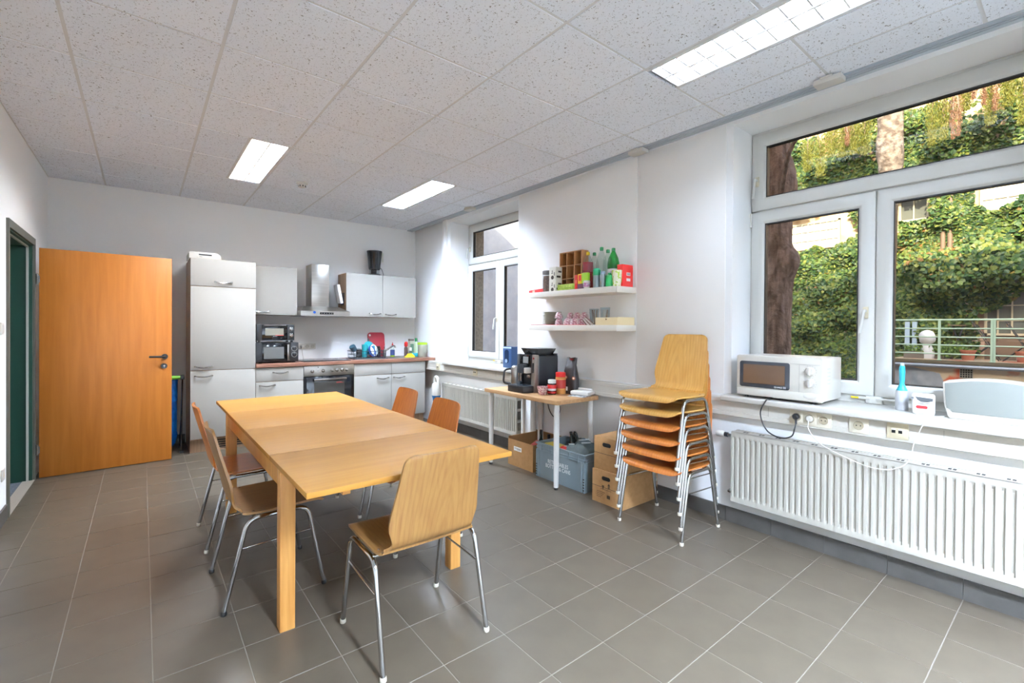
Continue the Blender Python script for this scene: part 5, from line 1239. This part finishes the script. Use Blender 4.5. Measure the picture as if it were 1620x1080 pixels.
# cable to the socket
tag(obj('power_cable', MB().tube(bez([(3.20, 1.27, .896), (3.115, 1.262, .893), (3.072, 1.27, .885), (3.062, 1.30, .80), (3.07, 1.265, .70), (3.075, 1.19, .665), (3.078, 1.125, .685), (3.082, 1.108, .74), (3.10, 1.108, .772)], 8), .0042, 8), BLACK, smooth=True), 'black cable of the white microwave looping down to the socket', 'cable')
pl = thing('power_plug', 'black plug of the white microwave in the left well of the socket', 'plug', (3.12, 1.112, .80)); obj('plug_head', MB().lathe([(.018, 0), (.018, -.022), (.012, -.03)], (0, 0, .004), 16, axis='x'), BLACK, pl, smooth=True); obj('strain_relief', MB().tube([(-.02, -.002, -.0), (-.02, -.004, -.04)], .0065, 8), BLACK, pl, smooth=True)
tag(obj('power_cable', MB().tube(bez([(3.25, .46, .8895), (3.16, .50, .8895), (3.105, .505, .8895), (3.072, .515, .87), (3.066, .55, .77), (3.062, .575, .66), (3.062, .64, .605), (3.064, .735, .595), (3.064, .85, .625), (3.066, .97, .675), (3.075, 1.03, .74), (3.10, 1.042, .79)], 8), .0026, 7), BONE, smooth=True), 'thin white cable hanging in front of the radiator from the speaker', 'cable')
pl = thing('power_plug', 'white round plug in the middle well of the socket', 'plug', (3.12, 1.041, .80)); obj('plug_head', MB().lathe([(.019, 0), (.019, -.014), (.012, -.022)], (0, 0, 0), 18, axis='x'), BONE, pl, smooth=True)
# lint roller
t = thing('lint_roller', 'lint roller with turquoise handle standing upright on the near sill', 'lint roller', (3.33, .655, SZ))
obj('paper_roll', MB().lathe([(.026, 0), (.029, .003), (.028, .05), (.030, .06), (.027, .108), (.015, .112)], n=22), mat('lint_paper', 'bcbdc0', .55, bump=(30, .8, .006)), t, smooth=True, ang=50)
obj('handle', MB().lathe([(.026, .110), (.022, .118), (.011, .15), (.013, .17), (.0145, .22), (.0125, .245), (.008, .25)], n=18), TURQ, t, smooth=True); obj('tip', MB().lathe([(.010, .246), (.008, .262), (.004, .264)], n=14), mat('tip_pale', 'b9dcd8', .5), t, smooth=True)
# tissue / toilet-roll pack
t = thing('paper_roll_pack', 'white wrapped paper roll pack with red lozenge label on the near sill', 'paper rolls', (3.27, .553, SZ), -PI/2)
for s in (-1, 1): obj('roll', MB().lathe([(.018, .002), (.022, 0), (.025, .01), (.025, .10), (.02, .108), (.008, .109)], (s*.023, 0, 0), 20), PAPER, t, smooth=True)
obj('wrapper', MB().prism([(-.048, .0), (-.04, -.024), (.04, -.024), (.048, 0), (.04, .024), (-.04, .024)], 'z', .002, .106), PAPER, t, bevel=.006)
sh_ = MB(); sh_.prism([(-.03, .092), (.042, .088), (.042, .074), (.02, .066), (-.005, .066), (-.02, .076)], 'y', -.0256, -.0246); obj('dark_print', sh_, mat('print_charcoal', '55585a', .5), t)
obj('red_lozenge', MB().prism(rrect(-.026, .022, .030, .046, .0075), 'y', -.0258, -.0246), mat('lozenge_red', 'd3262a', .5), t)
obj('fine_print', MB().box(-.02, .03, -.0256, -.0246, .058, .061).box(-.02, .02, -.0256, -.0246, .052, .0545).box(-.046, -.035, -.0256, -.0246, .078, .088), mat('print_grey', '77797b', .6), t)
# speaker
t = thing('speaker', 'wide cream speaker with grey grille at the right end of the near sill', 'speaker', (3.215, .292, SZ), -PI/2)
def spk(w0, w1, h0, h1, y0, y1, mt, name, bev, sink=0):
    p = []
    nn = 10
    top = [(-w1+2*w1*k/nn, h1+.022*math.sin(PI*k/nn)) for k in range(nn+1)]
    bot = [(w0-2*w0*k/nn, h0) for k in range(nn+1)]
    rt = [(w1-.003, h1-.075), (w1-.008, h1-.125), (w0+.008, h0+.012)]
    lf = [(-w0-.008, h0+.012), (-w1+.008, h1-.125), (-w1+.003, h1-.075)]
    return obj(name, MB().prism((top+rt[::1] if False else top)[:]+rt+bot+lf, 'y', y0, y1), mt, t, bevel=bev)
spk(.150, .178, 0, .185, .0, .14, CREAMP, 'cabinet', .006)
spk(.140, .169, .034, .178, -.004, .004, GREYM, 'grille', .001)
obj('badge', MB().box(-.014, .012, -.002, .0005, .016, .021), mat('badge_silver', 'a9a7a2', .4), t); obj('joint_line', MB().box(.040, .0412, -.001, .0005, .001, .033), MATS['seam_grey'], t)
# ================================================================== COURTYARD
WX = 15.5
struct('ground', MB().box(3.7, 40, -30, 40, -1.2, -.8), SOIL, 'dark courtyard ground below the windows', 'ground')
wm = MB(); wm.box(WX, WX+.5, -9, 9, -.8, 9.0)
cw = struct('courtyard_wall', wm, OCHRE, 'ochre plastered courtyard wall overgrown with ivy', 'wall')
struct('neighbour_wall', MB().box(4.4, 15.4, 8.5, 8.9, -.8, 8), FIREW, 'pale blue grey rendered neighbour wall seen through the far window', 'wall')
def barred(name, y0, y1, z0, z1, nx, nz, pane, label, x=WX, bars=WINBAR):
    t = thing(name, label, 'window', (x, (y0+y1)/2, z0), -PI/2)
    w, h = (y1-y0)/2, z1-z0
    fr_ = MB(); ring2 = [(-w, -w+.05), (w-.05, w)]
    for a_, b_ in ring2: fr_.box(a_, b_, -.06, .02, 0, h)
    fr_.box(-w, w, -.06, .02, 0, .05); fr_.box(-w, w, -.06, .02, h-.05, h); obj('frame', fr_, bars, t)
    for k in range(1, nx): obj('bar', MB().box(-w+2*w*k/nx-.014, -w+2*w*k/nx+.014, -.055, .0, .05, h-.05), bars, t)
    for k in range(1, nz): obj('bar', MB().box(-w+.05, w-.05, -.05, .0, h*k/nz-.012, h*k/nz+.012), bars, t)
    for i in range(nx):
        for j in range(nz): obj('pane', MB().box(-w+2*w*i/nx+.01, -w+2*w*(i+1)/nx-.01, -.02, -.01, h*j/nz+.01, h*(j+1)/nz-.01), pane, t)
    return t
barred('barred_window', 4.45, 5.75, 3.72, 4.52, 8, 3, WINPANE_L, 'white barred workshop window high on the wall behind the near trunk')
barred('barred_window', .3, 1.65, 4.1, 4.75, 6, 2, WINPANE_L, 'white barred window high on the wall above the terrace')
barred('barred_window', 2.55, 3.15, 4.15, 4.75, 2, 1, WINPANE, 'small dull window high on the wall in the middle')
barred('terrace_window', -.9, 1.55, 1.24, 2.62, 11, 4, WINPANE, 'cream framed factory window behind the terrace railing', WX-.02)
struct('trim_5', MB().box(WX-.03, WX, 1.54, 1.75, .75, 2.0), PINKW, 'pinkish plaster strip left of the terrace window', 'plaster')
lg = MB().box(WX-.12, WX, -3, 5.9, 5.42, 5.5); lg.box(WX-.1, WX, 3.0, 5.9, 4.86, 4.9)
struct('trim_6', lg, mat('ledge_tan', 'a98a66', .8), 'thin ledge lines on the upper courtyard wall', 'ledge')
for i, y in enumerate((2.28, 2.15)):
    tag(obj('drain_pipe', MB().cyl((WX-.12, y, 3.0), .05, 4.0, 12), mat('pipe_brown', '6d5a4c', .6) if 'pipe_brown' not in MATS else MATS['pipe_brown'], smooth=True), ['left', 'right'][i]+' one of two brown pipes on the upper courtyard wall', 'pipe', 'pipes on the courtyard wall')
struct('trim_7', MB().box(WX-.04, WX, -2.5, 1.54, .66, 1.24), mat('dark_plaster', '6f5b4c', .9), 'dark plaster base under the terrace window', 'plaster')
# terrace
RX = 14.0
te = struct('terrace', MB().box(RX, WX, -4, 3.0, .60, .68).box(RX+.03, RX+.28, -4, 2.98, -.8, .60), LOWW, 'raised terrace with painted wall below the green railing', 'terrace')
obj('deck_edge', MB().box(RX-.03, RX+.03, -4, 3.02, .61, .68), mat('deck_edge', '57503f', .8), te)
obj('grey_patch', MB().prism([(2.0, .1), (2.1, .38), (2.6, .50), (2.96, .50), (2.96, -.1), (2.3, -.05)], 'x', RX+.022, RX+.04), GREYPATCH, te)
obj('gutter', MB().cyl((RX-.06, -4, .555), .04, 7.0, 12, axis='y'), mat('gutter_zinc', '8f98a6', .4, metal=.4), te, smooth=True)
vg_ = MB(); vg_.box(RX+.015, RX+.03, 1.57, 1.77, .32, .51); o = obj('vent', vg_, DARK, te); gb_ = MB()
for k in range(6): gb_.box(RX+.005, RX+.016, 1.57+k*.04-.005, 1.57+k*.04+.005, .32, .51)
for k in range(5): gb_.box(RX+.005, RX+.016, 1.57, 1.77, .32+k*.0475-.005, .32+k*.0475+.005)
obj('vent_bar', gb_, mat('vent_grey', '8f8d84', .6), te)
t = thing('railing', 'pale green terrace railing with five horizontal bars', 'railing', (RX, 0, .68))
for y in (2.92, 2.11, 1.285, .46, -.4, -1.2): obj('post', MB().box(-.02, .02, y-.022, y+.022, -.04, .91), RAILG, t); obj('post_base', MB().box(-.04, .04, y-.04, y+.04, 0, .012), RAILG, t)
obj('post', MB().box(-.02, .02, 1.23, 1.27, -.04, .91), RAILG, t)
for z in (.905, .71, .52, .34, .145): obj('rail', MB().tube([(0, 2.95, z), (0, -4, z)], .02 if z > .9 else .015, 8), RAILG, t, smooth=True)
for i, y in enumerate((2.86, 2.72)): tag(obj('blue_post', MB().box(14.98, 15.06, y-.045, y+.045, .68, 1.56), PALEB), ['left', 'right'][i]+' one of two pale blue posts on the terrace behind the railing', 'post', 'pale blue posts')
# pale stone head
t = thing('stone_head', 'pale stone head ornament behind the left part of the railing', 'ornament', (14.6, 2.417, .68))
hd = MB(); n = 18; vs = []; rows = []
rg = random.Random(2)
for i in range(11):
    th = PI*i/10
    for k in range(n):
        q = 1+.10*rg.uniform(-1, 1); vs.append((.15*math.sin(th)*math.cos(2*PI*k/n)*q, .155*math.sin(th)*math.sin(2*PI*k/n)*q, .50-.18*math.cos(th)*-1*(-1)+0))
hd.add(vs, [(i*n+(k+1) % n, i*n+k, (i+1)*n+k, (i+1)*n+(k+1) % n) for i in range(10) for k in range(n)])
STONE = mat('pale_stone', 'c2c5ca', .8)
obj('head', hd, STONE, t, smooth=True, ang=60); obj('plinth', MB().lathe([(.13, 0), (.14, .14), (.11, .24), (.07, .34)], n=14), STONE, t, smooth=True)
def planter(y0, y1, label, x=14.55):
    t = thing('planter', label, 'planter', (x, (y0+y1)/2, .68), group='terrace planters'); w = (y1-y0)/2
    obj('trough', MB().box(-.1, .1, -w, w, 0, .16), mat('trough_grey', '6f6a62', .8) if 'trough_grey' not in MATS else MATS['trough_grey'], t)
    obj('plants', leaves([(random.uniform(-.09, .09), random.uniform(-w, w), random.uniform(.15, .30)) for _ in range(150)], .05, .3), leaf_mat('herb_leaf', ['3f5d2a', '5f7f38', '7c9a44'], .3) if 'herb_leaf' not in MATS else MATS['herb_leaf'], t, kind='stuff')
def leaves(pts, size, up=.2, face=(-1, 0, 0), jit=.9, aspect=1.0, rg=None, droop=0):
    rg = rg or random; mb = MB(); vs = []; fs = []; F_ = Vector(face)
    for p in pts:
        p = Vector(p); nrm = (F_+Vector((rg.uniform(-jit, jit), rg.uniform(-jit, jit), rg.uniform(-jit, jit)+up))).normalized()
        tdir = Vector((rg.uniform(-.4, .4), rg.uniform(-.9, .9), -1 if not droop else -1.6)); tdir = (tdir-nrm*tdir.dot(nrm)).normalized(); sd = nrm.cross(tdir)
        s_ = size*rg.uniform(.6, 1.25); b = len(vs)
        fold = nrm*s_*.12
        vs += [p-tdir*s_*.45, p+sd*s_*.5*aspect-tdir*s_*.15-fold, p+sd*s_*.3*aspect+tdir*s_*.25-fold*.6, p+tdir*s_*.6, p-sd*s_*.3*aspect+tdir*s_*.25-fold*.6, p-sd*s_*.5*aspect-tdir*s_*.15-fold]
        fs += [(b, b+1, b+2, b+3), (b, b+3, b+4, b+5)]
    mb.add(vs, fs); return mb
planter(2.45, 2.82, 'left grey planter with green herbs behind the railing'); planter(2.12, 2.42, 'grey planter with green herbs under the stone head', 14.75)
t = thing('shrub', 'low green shrub behind the railing left of the terracotta pot', 'shrub', (14.65, 1.98, .68)); obj('foliage', leaves([(random.gauss(0, .1), random.gauss(0, .15), .08+abs(random.gauss(.12, .09))) for _ in range(420)], .05, .4), MATS['herb_leaf'], t, kind='stuff'); obj('stem', MB().tube([(0, 0, 0), (0, .02, .2)], .012, 6), BARK, t)
for i, y in enumerate((1.715, .86)):
    t = thing('flower_pot', ['terracotta pot in the middle of the terrace behind the railing', 'terracotta pot near the right edge of the terrace'][i], 'pot', (14.6, y, .68)); obj('pot_body', MB().lathe([(.10, 0), (.125, .19), (.14, .19), (.14, .23), (.12, .23), (.11, .05)], n=20), TERRA, t, smooth=True, ang=40)
def bistro_table(y, label):
    t = thing('bistro_table', label, 'table', (14.95, y, .68)); obj('table_top', MB().cyl((0, 0, .78), .14, .02, 20), mat('slat_wood', '6f5a48', .7) if 'slat_wood' not in MATS else MATS['slat_wood'], t, smooth=True)
    for s in (-1, 1): obj('leg', MB().tube([(0, s*.12, 0), (0, -s*.10, .78)], .012, 6), IRON, t); obj('leg', MB().tube([(.1, s*.10, 0), (-.05, -s*.08, .78)], .010, 6), IRON, t)
bistro_table(1.93, 'small folding bistro table left on the terrace')
def folding(y, label):
    t = thing('folding_chair', label, 'chair', (14.9, y, .68), group='iron folding chairs'); obj('seat', MB().box(-.18, .18, -.19, .19, .43, .45), MATS['slat_wood'], t)
    for sx in (-1, 1): obj('leg', MB().tube([(sx*.17, -.24, 0), (sx*.17, .20, .88)], .011, 6), IRON, t); obj('leg', MB().tube([(sx*.16, .24, 0), (sx*.16, -.18, .45)], .011, 6), IRON, t)
    obj('back_slat', MB().box(-.17, .17, .17, .19, .76, .84), MATS['slat_wood'], t)
folding(1.48, 'dark folding chair behind the railing right of the terracotta pot'); folding(.95, 'dark folding chair near the right edge of the terrace')
# --- trunks
def trunk(name, label, path, rads, m, knobs=()):
    rg = random.Random(4); P = bez(path, 8); R_ = [q.x for q in bez([(r, 0, 0) for r in rads], 8)]
    mb = MB(); n = 20; vs = []
    for i, (p, r) in enumerate(zip(P, R_)):
        for k in range(n):
            an = 2*PI*k/n; q = 1+.05*math.sin(an*3+i*.5)+.04*math.sin(an*7-i*.9)
            v = Vector((r*q*math.cos(an), r*q*math.sin(an), 0))+p
            for kp, kr, ks in knobs:
                dd = (v-Vector(kp)).length
                if dd < kr: v += v.normalized()*0+(v-p).normalized()*ks*(1-(dd/kr)**2)
            vs.append(v)
    mb.add(vs, [(i*n+k, i*n+(k+1) % n, (i+1)*n+(k+1) % n, (i+1)*n+k) for i in range(len(P)-1) for k in range(n)])
    t = thing(name, label, 'tree', (0, 0, 0)); obj('trunk', mb, m, t, smooth=True, ang=80); return t
t1 = trunk('tree', 'thick brown tree trunk close outside the near window', [(6, 2.40, -.9), (6, 2.395, .6), (6, 2.37, 1.4), (6, 2.35, 2.0), (6, 2.38, 2.5), (6, 2.40, 3.2), (6, 2.42, 4.2), (6, 2.45, 5.5)], [.20, .18, .155, .145, .16, .165, .17, .15], BARK, [((5.92, 2.16, 2.14), .22, .10), ((5.85, 2.44, 1.85), .2, .06), ((5.95, 2.20, 3.1), .3, .07)])
br_ = MB()
for (a_, b_, c_) in (((5.9, 2.3, 2.9), (5.6, 2.1, 3.3), (5.5, 1.9, 3.5)), ((5.9, 2.3, 2.9), (5.7, 2.2, 2.7), (5.6, 2.05, 2.6))): br_.tube(bez([a_, b_, c_], 4), [.03]*4+[.022]*4+[.012], 6)
obj('branch', br_, BARK, t1, smooth=True)
t2 = trunk('tree', 'pale barked trunk standing behind the middle of the near window', [(13, 2.83, -.9), (13, 2.82, 1.6), (13, 2.84, 3.8), (13, 2.81, 5.3), (13, 2.86, 7.7)], [.15, .12, .17, .22, .21], BARK2, [((12.85, 2.93, 5.4), .4, .06)])
# conifer hanging branches
def spray(mb_pts, x, y, z0, L, wid, cnt, rg):
    for _ in range(cnt):
        q = rg.random()**.7; mb_pts.append((x+rg.gauss(0, wid*.5*(1-q*.5)), y+rg.gauss(0, wid*(1-q*.6)), z0-L*q))
rg = random.Random(21)
def hanging(label, spots, m, size, bx):
    t = thing('conifer_branch', label, 'tree', (0, 0, 0), group='hanging conifer branches'); pts = []; bm2 = MB()
    for (x, y, z0, L, wid, cnt) in spots:
        spray(pts, x, y, z0, L, wid, cnt, rg)
        bm2.tube(bez([(x+rg.uniform(-.2, .2), y+rg.uniform(-.3, .3), z0+1.2), (x, y+rg.uniform(-.1, .1), z0+.2), (x, y, z0-L*.4), (x+.03, y+.02, z0-L)], 4), [.022]*4+[.015]*4+[.010]*4+[.004], 5)
    obj('needles', leaves(pts, size, .0, (-1, 0, 0), 1.0, .24, rg, 1), m, t, kind='stuff'); obj('twig', bm2, BARK, t)
D = 14.2; KS = D/9.5
hanging('yellow green hanging conifer branches at the left of the top pane', [(D, y*KS, EYE.z+(4.75+dz-EYE.z)*KS, l*KS, .11, 1300) for y, dz, l in ((3.25, .05, .55), (3.05, .1, .75), (2.88, .15, .5), (2.72, .2, .6), (2.55, .15, .55), (2.40, .25, .7))], CONIF, .06, D)
hanging('yellow green hanging conifer branches at the right of the top pane', [(D, y*KS, EYE.z+(5.1+dz-EYE.z)*KS, l*KS, .09, 1300) for y, dz, l in ((1.55, 0, .9), (1.42, .15, 1.0), (1.18, .1, .6), (.92, .1, .9), (.75, .1, .7), (.6, .1, 1.0))], CONIF, .06, D)
hanging('dry reddish hanging sprays among the conifer branches', [(D-.15, y*KS, EYE.z+(4.95+dz-EYE.z)*KS, l*KS*.8, .05, 380) for y, dz, l in ((1.30, 0, .95), (1.24, -.05, .85), (.98, .1, .6), (.86, .1, .75), (2.62, -.1, .45), (1.08, .15, .5))], DRYB, .05, D)
# --- ivy
rg = random.Random(99)
pts = []; ptsF = []
def dens(y, z):
    """ivy cover on the wall (y, z)"""
    if .2 < y < 1.75 and 4.22+.1*math.sin(y*8) < z < 4.8: return 0
    if 2.5 < y < 3.2 and 4.1 < z < 4.8: return 0
    if -1.2 < y < 1.62 and .7 < z < 2.25+.25*math.sin(y*3)-.15*y: return 0
    if y < 1.9 and z < 2.2 and y > -2 and z < .72: return 0
    w_ = math.sin(y*2.1+1)+.6*math.sin(y*4.7+2)+.5*math.sin(z*3.3+y)
    if 4.25 < y < 5.95 and 3.72+.08*math.sin(y*9) < z < 4.75: return .0
    if y > 2.9 and 3.9 < z < 4.9: return .75 if w_ > .1 else .06
    if 4.75 < z < 5.15: return .7 if w_ > .2 else .10
    if z > 6.3: return .8 if w_ > -.5 else .15
    return 1.0
N = 62000
for _ in range(N):
    y = rg.uniform(-1.5, 7.2); z = rg.uniform(-.6, 7.0)
    if rg.random() > dens(y, z): continue
    bulge = .18+.14*math.sin(y*2.3+z*1.7)+.10*math.sin(y*5.1-z*3.9)+.08*math.sin(z*7+y*2)
    if y < 3.1 and 2.0 < z < 3.4: bulge += .75*math.sin(PI*(z-2.0)/1.4)*min(1, (3.2-y)/.6)
    x = WX-.11-max(0, bulge)*rg.uniform(.55, 1.0)
    (ptsF if rg.random() < (.22 if (3.0 < z < 3.6 and 1.9 < y < 3.1) else .02) else pts).append((x, y, z))
iv = tag(obj('ivy', leaves(pts, .105, .45, (-1, 0, 0), .75, 1.05, rg), IVY), 'dense green ivy covering the courtyard wall', 'ivy', kind='stuff')
obj('autumn_leaves', leaves(ptsF, .10, .45, (-1, 0, 0), .75, 1.05, rg), IVY_F, iv, kind='stuff')
ivb = MB()
for k in range(40):
    y = rg.uniform(2.3, 6.5); z = rg.uniform(-.5, 1)
    ivb.tube(bez([(WX-.04, y, z), (WX-.1, y+rg.uniform(-.4, .4), z+1.3), (WX-.12, y+rg.uniform(-.5, .5), z+1.9), (WX-.06, y+rg.uniform(-.6, .6), z+2.6)], 4), .012, 5)
obj('ivy_stems', ivb, BARK, iv, kind='stuff')
